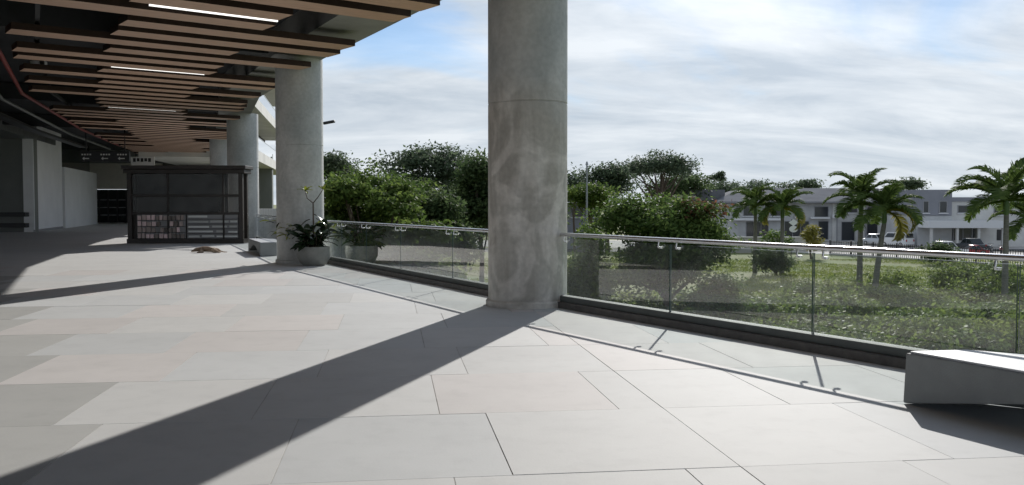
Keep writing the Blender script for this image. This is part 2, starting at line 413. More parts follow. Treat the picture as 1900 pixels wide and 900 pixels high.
# ------------------------------------------------------------------ plan of the terrace edge (glass line), from right to left
GL = [Vector((13.2,-7.8)), Vector((.81,13.45)), Vector((.05,14.6)), Vector((-5.0,24.4)), Vector((-10.35,38.0)), Vector((-15.0,52.0)), Vector((-21.5,75.0)), Vector((-24,92))]
def offset_line(pl, d):
    out = []
    for i, p in enumerate(pl):
        a = (pl[i]-pl[i-1]).normalized() if i else (pl[1]-pl[0]).normalized()
        b = (pl[i+1]-pl[i]).normalized() if i < len(pl)-1 else a
        t = (a+b).normalized(); nrm = Vector((t.y, -t.x))     # outward = right of travel (travel goes away from camera)
        out.append(p + nrm*d/max(.3, nrm.dot(Vector((a.y,-a.x)))))
    return out
outer = offset_line(GL, .28)
inner_poly = [(-60, 92), (-60, -14), (outer[0].x, -14)]
floor_poly = [tuple(p) for p in outer] + inner_poly
floor = kind(MB().prism(floor_poly, -.45, -.0045).build('terrace_floor', 'grout'), 'structure')

# floor tiles in a quarter-offset running bond
E2 = Vector((-.127,.992)).normalized(); E1 = Vector((E2.y,-E2.x))
O2 = on_z(1230,757).to_2d()
TA, TB, JG = 1.31, 1.547, .0065
def clip(poly, a, b):
    """keep the part of poly left of a->b"""
    out = []
    n2 = Vector((-(b-a).y, (b-a).x)).normalized()
    for i in range(len(poly)):
        p, q = poly[i], poly[(i+1)%len(poly)]
        dp, dq = (p-a).dot(n2), (q-a).dot(n2)
        if dp >= 0: out.append(p)
        if dp*dq < 0: out.append(p + (q-p)*(dp/(dp-dq)))
    return out
inn = offset_line(GL, .10)
def edge_clip(poly):
    for i in range(len(inn)-1):
        a, b = inn[i], inn[i+1]
        if max(p.y for p in poly) < min(a.y,b.y)-.01 or min(p.y for p in poly) > max(a.y,b.y)+.01: continue
        poly = clip(poly, a, b)
        if len(poly) < 3: return None
    return poly
full_mesh = {}
far = MB(); far_d = MB(); n_tile = 0
cands = []
for k in range(-14, 58):
    ph = -.25 if k % 2 == 0 else 0.0
    js = [n+ph for n in range(-46, 12)]
    if k % 2 == 0: js = sorted(js+[0.0])
    for j0, j1 in zip(js[:-1], js[1:]):
        a0, a1, b0, b1 = j0*TA+JG/2, j1*TA-JG/2, k*TB+JG/2, (k+1)*TB-JG/2
        poly = [O2+E1*a+E2*b for a, b in ((a0,b0),(a1,b0),(a1,b1),(a0,b1))]
        c = (poly[0]+poly[2])/2
        if c.x < -46 or c.y < -9 or c.y > 88: continue
        pc = edge_clip(poly)
        if not pc or len(pc) < 3: continue
        area = abs(sum(pc[i].x*pc[(i+1)%len(pc)].y-pc[(i+1)%len(pc)].x*pc[i].y for i in range(len(pc))))/2
        if area < .004: continue
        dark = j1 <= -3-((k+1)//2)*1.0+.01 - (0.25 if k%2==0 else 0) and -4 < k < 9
        whole = len(pc) == 4 and abs(area-(TA-JG)*(TB-JG)) < 1e-3
        px = 950+c.x/max(c.y,.1)*F_PX
        vis = c.y > 3.6 and c.y < 21.5 and -170 < px < 2080
        cands.append((c, pc, dark, whole, vis))
vis_list = sorted([c for c in cands if c[4]], key=lambda c: c[0].y)
keep = set(id(c) for c in vis_list[:290])
ang = math.atan2(E1.y, E1.x)
for cd in cands:
    c, pc, dark, whole, vis = cd
    if id(cd) in keep:
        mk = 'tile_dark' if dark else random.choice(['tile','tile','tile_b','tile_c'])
        dz = random.uniform(-.0012,.0012)
        if whole:
            if mk not in full_mesh:
                w, h = (TA-JG)/2, (TB-JG)/2
                o = MB().box(-w,w,-h,h,-.02,0).build('tile', mk, floor, local=True); full_mesh[mk] = o.data
            else:
                o = bpy.data.objects.new('tile', full_mesh[mk]); col.objects.link(o); o.parent = floor
            o.location = (c.x, c.y, dz); o.rotation_euler = (0,0,ang)
        else:
            o = MB().prism([tuple(p-c) for p in pc], -.02, 0).build('tile', mk, floor, local=True); o.location = (c.x, c.y, dz)
    else:
        (far_d if dark else far).prism([tuple(p) for p in pc], -.02, 0)
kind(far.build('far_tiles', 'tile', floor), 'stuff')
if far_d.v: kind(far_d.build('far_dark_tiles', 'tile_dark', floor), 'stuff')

# ------------------------------------------------------------------ ceiling: slab edge, recessed soffit, timber slats
CE = [Vector((14.0,-9.8)), Vector((-1.095,16.5)), Vector((-4.72,23.55)), Vector((-8.6,32.0)), Vector((-13.2,46.0)), Vector((-16.5,58.0)), Vector((-21.5,75)), Vector((-24,92))]
beam_in = offset_line(CE, -1.25)
ceiling = kind(MB().prism([tuple(p) for p in CE]+[(-60,92),(-60,-10),(14.0,-10)], 5.75, 6.2).build('ceiling', 'soffit'), 'structure')
bm_ = MB()
for i in range(len(CE)-1):
    bm_.prism([tuple(CE[i]), tuple(CE[i+1]), tuple(beam_in[i+1]), tuple(beam_in[i])], 5.12, 5.747)
bm_.build('edge_beam', 'concrete', ceiling)
# cross beams over the columns
SD = Vector((.792,.61)).normalized(); SN = Vector((-SD.y, SD.x))
for bx, by in ((.2,13.8),(-5.4,23.8),(-11,38.2),(-15.5,50)):
    p = Vector((bx,by))-SD*.9
    MB().bar((p.x,p.y,5.45),(p.x-SD.x*26,p.y-SD.y*26,5.45),.5,.55).build('cross_beam', 'soffit', ceiling)
ZS, SH, SW = 4.80, .13, .62
def line_hit(p, d, pl):
    """distance along p+d*t to polyline pl"""
    best = None
    for a, b in zip(pl[:-1], pl[1:]):
        e = b-a; den = d.x*e.y-d.y*e.x
        if abs(den) < 1e-9: continue
        w = a-p
        t = (w.x*e.y-w.y*e.x)/den; q = (w.x*d.y-w.y*d.x)/den
        if -.001 <= q <= 1.001: best = t if best is None else max(best, t)
    return best
lr, sr = offset_line(CE, -.55), offset_line(CE, -2.5)
sl, ll = offset_line(CE, -5.05), offset_line(CE, -6.85)
# sequence near -> far: (left long?, right long?)
seq = {0:(0,0),1:(1,0),2:(0,1),3:(0,1),4:(1,0),5:(0,1),6:(1,0),7:(1,0),8:(0,1),9:(1,1),10:(0,0),11:(1,1),-1:(1,1),-2:(0,1),-3:(1,0)}
base = Vector(at(300,28,5).to_2d()).normalized()
b0 = on_z(300,28,ZS).to_2d()     # slat number 1 passes here
PITCHS = 1.115
slat_pos = {}
for i in range(-12, 52):
    p = b0 + SN*PITCHS*(i-1)
    L, Rr = seq.get(i, (random.random()<.55, random.random()<.5))
    tr = line_hit(p, SD, lr if Rr else sr); tl = line_hit(p, SD, ll if L else sl)
    if tr is None or tl is None: continue
    a = p+SD*(tl+random.uniform(-.05,.05)); b = p+SD*(tr+random.uniform(-.05,.05))
    slat_pos[i] = (a, b)
    o = MB().bar((0,0,0),(0,0,0.001),.1,.1) if False else MB()
    c = (a+b)/2; h = (b-a).length/2
    o.box(-h,h,-SW/2,SW/2,0,SH)
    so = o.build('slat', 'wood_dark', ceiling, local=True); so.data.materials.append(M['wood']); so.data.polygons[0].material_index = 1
    so.location = (c.x,c.y,ZS); so.rotation_euler = (0,0,math.atan2(SD.y,SD.x))
# hangers' dark carrier rails above the slats
for pl in (offset_line(CE,-3.0), offset_line(CE,-4.6), offset_line(CE,-6.4)):
    t = MB()
    for a, b in zip(pl[:-1], pl[1:]): t.bar((a.x,a.y,5.05),(b.x,b.y,5.05),.08,.1)
    t.build('carrier_rail', 'soffit', ceiling)
# LED strips between slats
def led(i, f0, f1, label):
    a, b = slat_pos[i]; a2, b2 = slat_pos[i+1]
    p = b0+SN*PITCHS*(i-.5)
    s0 = line_hit(p, SD, sl); s1 = line_hit(p, SD, sr)
    q0 = p+SD*(s0+(s1-s0)*f0); q1 = p+SD*(s0+(s1-s0)*f1)
    c = (q0+q1)/2
    t = thing('linear_light', label, 'light', (c.x,c.y,ZS), 0, 'linear ceiling lights')
    MB().bar((q0.x,q0.y,ZS+.10),(q1.x,q1.y,ZS+.10),.08,.10).build('housing','led_body',t)
    MB().bar((q0.x,q0.y,ZS+.035),(q1.x,q1.y,ZS+.035),.032,.03).build('diffuser','led',t)
    MB().bar((q0.x,q0.y,ZS+.15),(q0.x,q0.y,5.74),.03,.03,Vector((0,1,0))).build('hanger','led_body',t)
    MB().bar((q1.x,q1.y,ZS+.15),(q1.x,q1.y,5.74),.03,.03,Vector((0,1,0))).build('hanger','led_body',t)
led(0, .12, 1.0, 'long white light strip between the slats at the top of the photo')
led(7, .08, .95, 'thin white light strip halfway along the slatted ceiling')
led(16, .05, .9, 'farthest small white light strip above the dark kiosk')
# downlight
p = on_z(72,126,5.0)
t = thing('downlight', 'round white downlight in the dark ceiling beside the red pipe', 'light', p)
MB().lathe([(.17,0),(.20,.02),(.20,.16),(.14,.2)], p, 20).build('housing','frame_w',t)
MB().lathe([(.13,-.012),(.14,-.003)], p, 20).build('lens','led',t)
MB().tube([(p.x,p.y,5.19),(p.x,p.y,5.76)], .03).build('stem','black',t)
# pipes and ducts along the left
def follow(d, z, r, name, m, label, cat, n=10):
    pl = offset_line(CE, d); t = MB(); t.tube([(q.x,q.y,z) for q in pl[:6]], r, n)
    o = t.build(name, m, smooth=True); return tag(centred(o), label, cat)
follow(-7.2, 4.95, .055, 'red_pipe', 'red', 'red sprinkler pipe running along the left of the slats', 'pipe')
follow(-7.75, 4.75, .05, 'conduit', 'duct', 'thin grey conduit beside the red sprinkler pipe', 'conduit')
follow(-8.05, 4.9, .05, 'conduit', 'duct', 'thin grey conduit left of the other conduit', 'conduit')
pl = offset_line(CE, -11.4); t = MB()
for a, b in zip(pl[:-3], pl[1:-2]): t.bar((a.x,a.y,5.2),(b.x,b.y,5.2),1.4,.55)
tag(centred(t.build('air_duct','duct')), 'wide grey air duct under the dark ceiling at left', 'duct')
pl = offset_line(CE, -9.2); t = MB()
for a, b in zip(pl[:-3], pl[1:-2]): t.bar((a.x,a.y,4.85),(b.x,b.y,4.85),.45,.10)
tag(centred(t.build('cable_tray','black')), 'black cable tray hung between the conduits and the air duct', 'cable tray')

# ------------------------------------------------------------------ columns
def column(cx, cy, r, top, m, label, joints, collar=True):
    t = thing('concrete_column', label, 'column', (cx,cy,0), 0, 'round concrete columns')
    prof = [(r,-.01)]
    for z in joints: prof += [(r,z-.012),(r-.012,z-.008),(r-.012,z+.008),(r,z+.012)]
    prof += [(r,top)]
    o = MB().lathe(prof, (cx,cy,0), 72).build('shaft', m, t); smooth_by_angle(o, 40)
    if collar:
        o = MB().lathe([(r+.004,0),(r+.035,0.0),(r+.035,.075),(r+.004,.10)], (cx,cy,0), 72, False).build('collar', m, t); smooth_by_angle(o, 40)
    return t
C1 = (.232,13.85); C2 = (-5.39,23.8); C3 = (-10.97,38.2); C4 = (-15.5,50.0)
column(*C1, .585, 5.14, 'col1', 'thick stained concrete column standing nearest, in the middle of the glass railing', [2.96])
column(*C2, .59, 5.14, 'col2', 'round grey concrete column behind the potted plants', [2.96])
column(*C3, .62, 5.14, 'col2', 'round concrete column rising behind the right end of the dark kiosk', [2.96])
column(*C4, .60, 5.14, 'col2', 'farthest round concrete column, partly hidden behind another above the kiosk', [])

# ------------------------------------------------------------------ glass railing runs
def railing(a, b, joints, label, cap0=None):
    """a,b 2D ends; joints = distances from a"""
    a, b = Vector(a), Vector(b); d = (b-a).normalized(); L = (b-a).length; nin = Vector((-d.y, d.x))
    if nin.dot(Vector((-1,-.3))) < 0: nin = -nin
    t = thing('glass_railing', label, 'railing', (a.x,a.y,0), 0, 'glass balustrade runs')
    P = lambda s, o, z: (a.x+d.x*s+nin.x*o, a.y+d.y*s+nin.y*o, z)
    k = MB(); k.bar(P(0,.02,.035),P(L,.02,.035),.26,.11); k.build('kerb','curb',t,bevel=.008)
    k = MB(); k.bar(P(0,.0,.131),P(L,.0,.131),.15,.08); k.build('channel','shoe',t,bevel=.006)
    js = [0.03]+list(joints)+[L-.03]
    for s0, s1 in zip(js[:-1], js[1:]):
        g = MB(); g.bar(P(s0+.010,0,.585),P(s1-.010,0,.585),.020,.83)
        g = g.build('glass_pane','glass',t); g.data.materials.append(M['edge']); g.data.polygons[0].material_index = 1; g.data.polygons[1].material_index = 1
    o = MB().tube([P(0,.05,1.055),P(L,.05,1.055)], .028, 12).build('handrail','steel',t); smooth_by_angle(o)
    bs = []
    for s in joints: bs += [s-.17, s+.17]
    bs += [.22, L-.22]
    for s in bs:
        br = MB(); br.tube([P(s,.012,.955),P(s,.055,.955),P(s,.06,.975),P(s,.05,1.03)], .011, 8)
        br.lathe([(.028,-.012),(.028,.012)], P(s,.016,.955), 10)
        br.build('bracket','steel',t)
    return t
dr = (GL[0]-GL[1]).normalized()
railing(GL[1]-dr*.25, GL[0], [2.27+.25, 4.52+.25, 6.68+.25, 8.95, 11.2, 13.45, 15.7, 17.95, 20.2], 'glass balustrade with steel handrail to the right of the nearest column')
dl = (GL[3]-GL[2]).normalized()
LL = (GL[3]-GL[2]).length
railing(GL[2], GL[3]-dl*.1, [LL*f for f in (.22,.46,.66,.83)], 'glass balustrade between the nearest column and the potted plants')
railing(GL[3]+(GL[4]-GL[3]).normalized()*.1, GL[4]-(GL[4]-GL[3]).normalized()*.1, [2.6,5.2,7.8,10.4,12.4], 'far glass balustrade behind the small bench, past the potted plants')

# ------------------------------------------------------------------ benches: bevelled blocks on a recessed plinth
def bench(p_left, direction, length, label, n_out):
    """p_left = near-left bottom corner on the floor, direction along its length"""
    d = Vector(direction).normalized(); nn = Vector((-d.y,d.x))
    if nn.dot(n_out) < 0: nn = -nn
    p = Vector(p_left)
    t = thing('bench', label, 'bench', (p.x,p.y,0), 0, 'grey benches along the railing')
    def Q(s, o, z): v = p+d*s+nn*o; return (v.x,v.y,z)
    W = .74; L = length; zt = .385
    def section(o, e, foot):
        return [Q(e,o,0.004),Q(e+foot,o,0.004),Q(1.35,o,.25),Q(L-1.35,o,.25),Q(L-e-foot,o,.004),Q(L-e,o,.004),Q(L-e-.02,o,zt),Q(e+.02,o,zt)]
    secs = [section(0,0,.03),section(W*.62,.12,.03),section(W,.60,.06)]
    n = 8; v = [p_ for sc_ in secs for p_ in sc_]; f = [tuple(range(n)), tuple(range(3*n-1,2*n-1,-1))]
    for k in range(2):
        for i in range(n): f.append((k*n+(i+1)%n, k*n+i, (k+1)*n+i, (k+1)*n+(i+1)%n))
    body = MB().add(v, f).build('body','bench',t,bevel=.014)
    bm2 = bmesh.new(); bm2.from_mesh(body.data); bmesh.ops.recalc_face_normals(bm2, faces=bm2.faces); bm2.to_mesh(body.data); bm2.free()
    b = MB(); tp = [(.045,.02),(L-.045,.02),(L-.165,W*.62),(L-.645,W-.02),(.645,W-.02),(.165,W*.62)]
    b.prism([Q(s_,o,0)[:2] for s_,o in tp], zt+.0005, zt+.014); b.build('seat','bench_top',t)
    return t
pb = on_z(1675,741,.03).to_2d()
bench(pb, (.43,-.90), 3.6, 'grey concrete bench with pale top at the right edge of the terrace', Vector((1,.4)))
pb2 = on_z(483,476).to_2d()
d2 = (GL[4]-GL[3]).normalized()
bench(pb2, d2, 3.3, 'small dark bench beside the far railing, left of the potted plants', Vector((1,.3)))

# ------------------------------------------------------------------ interior walls at the far left
def wall_thing(name, label, poly, z0, z1, m, cat='wall'):
    return tag(centred(MB().prism(poly, z0, z1).build(name, m)), label, cat)
W1, W2, W3 = on_z(63,430.5), on_z(117,423.5), on_z(181,415.5)
gw = thing('grey_wall', 'dark grey wall with two slots at the left edge', 'wall', (W1.x-6,W1.y,0))
MB().prism([(W1.x,W1.y),(-59,W1.y-1.5),(-59,W1.y+.6),(W1.x-.05,W1.y+.6)], -.01, 5.74).build('wall_face','grey_wall',gw)
for y0, y1 in ((394,402),(414,422)):
    a, b = at(-70,y0,W1.y-.4), at(48,y1,W1.y-.4)
    f = MB().box(a.x,b.x,W1.y-.45,W1.y+.2,b.z,a.z).build('vent_slot','black',gw)
def slab_wall(p, q, th, z0, z1, name, m, par):
    p, q = Vector((p[0],p[1])), Vector((q[0],q[1])); d = (q-p).normalized(); n = Vector((-d.y,d.x))
    return MB().prism([tuple(p),tuple(q),tuple(q+n*th),tuple(p+n*th)], z0, z1).build(name, m, par)
w = thing('white_wall', 'tall bright white wall next to the dark grey wall', 'wall', (W1.x,W1.y,0))
slab_wall((W1.x+.03,W1.y),(W2.x,W2.y),.5,-.01,5.74,'wall_face','white_wall',w)
slab_wall((W1.x+.05,W1.y-.05),(W2.x+.02,W2.y-.05),.04,0,.12,'skirting','trim',w)
w = thing('low_white_wall', 'lower white wall with a dark opening above it', 'wall', (W2.x,W2.y,0))
slab_wall((W2.x+.02,W2.y+.3),(W3.x,W3.y),.5,-.01,3.75,'wall_face','white_wall',w)
slab_wall((W2.x-.6,W2.y+.5),(W3.x-.6,W3.y+.2),.3,3.76,5.74,'opening','dark_glass',w)
# end wall: dark doorway under a cream panel
YE = 74.0
e = thing('end_wall', 'cream wall panel above a dark glazed doorway at the far end', 'wall', (at(205,400,YE).x,YE,0))
a, b = at(150,303,YE), at(300,351,YE)
MB().box(a.x,b.x,YE,YE+.3,b.z,a.z).build('panel','cream',e)
MB().box(a.x,b.x,YE+.05,YE+.3,a.z+.01,5.74).build('lintel','grey_wall',e)
a, b = at(150,351.5,YE), at(300,418,YE)
MB().box(a.x,b.x,YE+.15,YE+.4,0,a.z-.01).build('door_glass','dark_glass',e)
for px in (183,200,217,234,262):
    c = at(px,390,YE).x; MB().box(c-.06,c+.06,YE+.06,YE+.15,0,a.z-.01).build('mullion','black',e)
for z in (.6,1.2,1.8): MB().box(a.x,b.x,YE+.08,YE+.14,z-.03,z+.03).build('transom','trim',e)
# end of the hall behind the kiosk
wall_thing('far_wall', 'dark far wall closing the hall behind the kiosk', [(at(236,400,80).x,80),(-20.5,80),(-20.5,80.4),(at(236,400,80).x,80.4)], 0, 5.74, 'grey_wall')

# hanging direction sign with white arrows and lettering
YS = 46.0
a, b = at(152,281,YS), at(241,300,YS)
hs = thing('hanging_sign', 'long black direction sign with white symbols hanging over the hall', 'sign', ((a.x+b.x)/2,YS,b.z))
MB().box(a.x,b.x,YS-.08,YS+.08,b.z,a.z).build('panel','black',hs,bevel=.02)
for px in (160,232):
    c = at(px,290,YS).x; MB().box(c-.02,c+.02,YS-.02,YS+.02,a.z,5.74).build('rod','black',hs)
zc = (a.z+b.z)/2
def arrow(mb, cx, cz, s, dirx):
    y = YS-.086
    mb.box(cx-s*.5,cx+s*.5,y,y+.004,cz-s*.08,cz+s*.08)
    tip = cx+dirx*s*.62
    mb.add([(tip,y-.001,cz),(tip-dirx*s*.35,y-.001,cz+s*.3),(tip-dirx*s*.35,y-.001,cz-s*.3)],[(0,1,2) if dirx<0 else (0,2,1)])
for px, dx in ((161,-1),(196,-1),(227,-1)):
    k = MB(); c = at(px,290,YS).x; arrow(k, c, zc-.10, .30, dx)
    for i in range(4): k.box(c-.22+.13*i,c-.14+.13*i,YS-.087,YS-.083,zc+.06,zc+.13)
    k.build('white_mark','sign_w',hs)
YS2 = 60.0
a, b = at(243,291,YS2), at(287,309,YS2)
s2 = thing('wall_notice', 'white notice board hung behind the black direction sign', 'sign', ((a.x+b.x)/2,YS2,b.z))
MB().box(a.x,b.x,YS2-.05,YS2+.05,b.z,a.z).build('panel','sign_w',s2)
k = MB()
for i, px in enumerate((250,257,264,271,278)): c = at(px,297,YS2); k.box(c.x-.09,c.x+.09,YS2-.056,YS2-.051,c.z-.12+.03*(i%2),c.z+.12)
k.build('dark_lettering','black',s2)
MB().box(a.x+.3,a.x+.34,YS2-.02,YS2+.02,a.z,5.74).build('rod','black',s2); MB().box(b.x-.34,b.x-.3,YS2-.02,YS2+.02,a.z,5.74).build('rod','black',s2)

# ------------------------------------------------------------------ kiosk
KY = 35.2
kx0, kx1 = at(237,440,KY).x, at(451,440,KY).x
kt = at(300,322,KY).z
K = thing('kiosk', 'dark glazed market kiosk with goods on display under the slatted ceiling', 'kiosk', ((kx0+kx1)/2,KY+1,0))
KD = .75
def kb(name, m, x0,x1,y0,y1,z0,z1, par=K, bevel=0): return MB().box(x0,x1,y0,y1,z0,z1).build(name, m, par, bevel=bevel)
for x in (kx0,kx1-.16):
    for y in (KY,KY+KD-.16): kb('corner_post','kiosk',x,x+.16,y,y+.16,.0,kt)
kb('base','kiosk',kx0-.03,kx1+.03,KY-.03,KY+KD+.03,0,.17)
kb('roof','kiosk',kx0-.1,kx1+.1,KY-.1,KY+KD+.1,kt+.002,kt+.16,bevel=.02)
kb('roof_cap','kiosk',kx0-.16,kx1+.16,KY-.16,KY+KD+.16,kt+.162,kt+.30,bevel=.02)
z_mid, z_sill = at(300,363,KY).z, at(300,396,KY).z
xs = [kx0+.16, at(311,400,KY).x, at(414,400,KY).x, kx1-.16]
for z in (z_mid,z_sill): kb('rail','kiosk',kx0+.16,kx1-.16,KY+.02,KY+.12,z-.05,z+.05)
for x in xs[1:3]: kb('mullion','kiosk',x-.03,x+.03,KY+.03,KY+.11,.17,kt)
for x0, x1 in zip(xs[:-1], xs[1:]):
    for z0, z1 in ((z_sill+.05,z_mid-.05),(z_mid+.05,kt)):
        kb('pane','kglass',x0+.03,x1-.03,KY+.06,KY+.075,z0,z1)
kb('back_panel','kiosk',kx0+.16,xs[2],KY+KD-.12,KY+KD-.06,.17,kt)
kb('side_panel','kiosk',kx0+.04,kx0+.09,KY+.16,KY+KD-.16,.17,kt)
kb('inner_counter','kiosk',xs[0]+.2,xs[2]-.3,KY+.35,KY+.6,.17,1.5)
kb('front_panel','kiosk',xs[0],kx1-.16,KY+.12,KY+.16,.17,z_sill-.05)
# two display boards below the sill
random.seed(21)
def board(px0, px1, m, cards):
    x0, x1 = at(px0,420,KY).x, at(px1,420,KY).x; z0, z1 = at(300,443,KY).z, at(300,398,KY).z
    bd = kb('display_board','trim',x0,x1,KY+.07,KY+.118,z0,z1)
    k = MB(); rows = 4 if cards else 5; rh = (z1-z0)/rows
    for r in range(rows):
        kb('shelf','kiosk',x0,x1,KY-.05,KY+.07,z0+rh*r,z0+rh*r+.014,bd)
        x = x0+.05
        while x < x1-.1:
            if cards: w, h, g = random.uniform(.09,.15), rh*random.uniform(.62,.84), random.uniform(.035,.06)
            else: w, h, g = random.uniform(.25,.95), rh*random.uniform(.3,.45), random.uniform(.05,.16)
            w = min(w, x1-.03-x); zz = z0+rh*r+(.02 if cards else rh*random.uniform(.25,.4))
            if random.random() < .93: k.box(x,x+w,KY+(.0 if cards else .05),KY+.065,zz,zz+h)
            x += w+g
    kind(k.build('goods', m, bd), 'stuff')
board(253,343,'goods',True); board(346,441,'goods_w',False)

# ------------------------------------------------------------------ far wing of the same building, receding behind the columns
WA, WB = Vector((-.2716*65,65.0)), Vector((-.2716*65-.179*34,99.0))
wd = (WB-WA).normalized(); wnin = Vector((-wd.y,wd.x))
if wnin.x > 0: wnin = -wnin
wing = thing('building_wing', 'pale storeyed building wing with glass balconies between two columns', 'building', (WA.x,WA.y,GZ))
def wslab(name, m, o0, o1, z0, z1, s0=-4.0, s1=34.0, par=wing):
    p = [WA+wd*s0+wnin*o0, WA+wd*s1+wnin*o0, WA+wd*s1+wnin*o1, WA+wd*s0+wnin*o1]
    return MB().prism([tuple(q) for q in p], z0, z1).build(name, m, par)
for zf in (5.25, 8.85, 12.4):
    wslab('floor_slab','bwall2',0,7,zf-.75,zf)
    g = wslab('balcony_glass','glass',.12,.14,zf+.05,zf+.95)
    wslab('top_rail','steel',.10,.16,zf+.952,zf+.99,par=g)
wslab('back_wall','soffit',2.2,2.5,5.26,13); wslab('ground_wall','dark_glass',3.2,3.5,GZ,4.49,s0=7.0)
for i in range(2,7):
    wslab('pier','grey_wall',2.4,3.19,GZ,13,s0=i*5.2-1,s1=i*5.2-.3)
wslab('roof_slab','bwall2',-.4,7,15.4,16.1)
# white slatted screen in front of its lower floor
sc = thing('slatted_screen', 'white slatted screen fence below the far building wing', 'fence', (WA.x+1.6,WA.y-6,GZ))
for px in range(478,516,3):
    p = at(px,430,60.0); MB().box(p.x-.045,p.x+.045,59.95,60.05,-2.2,at(px,387,60).z).build('slat','frame_w',sc)
MB().box(at(476,400,60).x,at(516,400,60).x,60.06,60.10,-2.0,at(480,390,60).z).build('backing_panel','white_wall',sc)
MB().box(at(476,400,60).x,at(516,400,60).x,60.0,60.12,GZ-.3,-2.2).build('footing','concrete',sc)

# ------------------------------------------------------------------ leaf clouds
def leaf_mesh(name, cen, nor, size, aspect, m, parent, off=Vector((0,0,0))):
    n = len(cen)
    nor = nor/np.linalg.norm(nor,axis=1,keepdims=True)
    r = rng.normal(size=(n,3)); a = np.cross(nor, r); a /= np.linalg.norm(a,axis=1,keepdims=True)+1e-9
    b = np.cross(nor, a)
    L = (size*rng.uniform(.65,1.35,n))[:,None]; w = L*aspect
    c = cen-np.array(off)
    v = np.stack([c-a*L*.5, c+b*w*.5+a*L*.05-nor*L*.08, c+a*L*.5-nor*L*.12, c-b*w*.5+a*L*.05-nor*L*.08],1).reshape(-1,3)
    me = bpy.data.meshes.new(name)
    me.vertices.add(4*n); me.vertices.foreach_set('co', v.ravel())
    me.loops.add(4*n); me.loops.foreach_set('vertex_index', np.arange(4*n,dtype=np.int32))
    me.polygons.add(n); me.polygons.foreach_set('loop_start', np.arange(0,4*n,4,dtype=np.int32))
    me.update(calc_edges=True); me.validate()
    me.materials.append(M[m] if isinstance(m,str) else m)
    o = bpy.data.objects.new(name, me); col.objects.link(o); o.parent = parent
    return o
def lobe_points(lobes, n_clump, per, spread, shell=(.5,.98), flat=.55):
    """clumps of leaves over the shells of ellipsoid lobes"""
    vol = np.array([l[3]*l[4]*l[5] for l in lobes])**(2/3); vol /= vol.sum()
    C, N = [], []
    for l, f in zip(lobes, vol):
        k = max(3, int(n_clump*f))
        d = rng.normal(size=(k,3)); d /= np.linalg.norm(d,axis=1,keepdims=True)
        d[:,2] = np.where(d[:,2] < -.35, -d[:,2]*.6, d[:,2])
        rr = rng.uniform(shell[0],shell[1],k)[:,None]
        p = np.array(l[:3])+d*rr*np.array(l[3:6])
        for q, dd in zip(p, d):
            m_ = int(per*rng.uniform(.6,1.4))
            C.append(q+np.clip(rng.normal(size=(m_,3)),-1.5,1.5)*spread*np.array([1,1,flat])*rng.uniform(.7,1.3))
            N.append(np.tile(dd*.5+np.array([0,0,.7]),(m_,1))+rng.normal(size=(m_,3))*.55)
    return np.concatenate(C), np.concatenate(N)
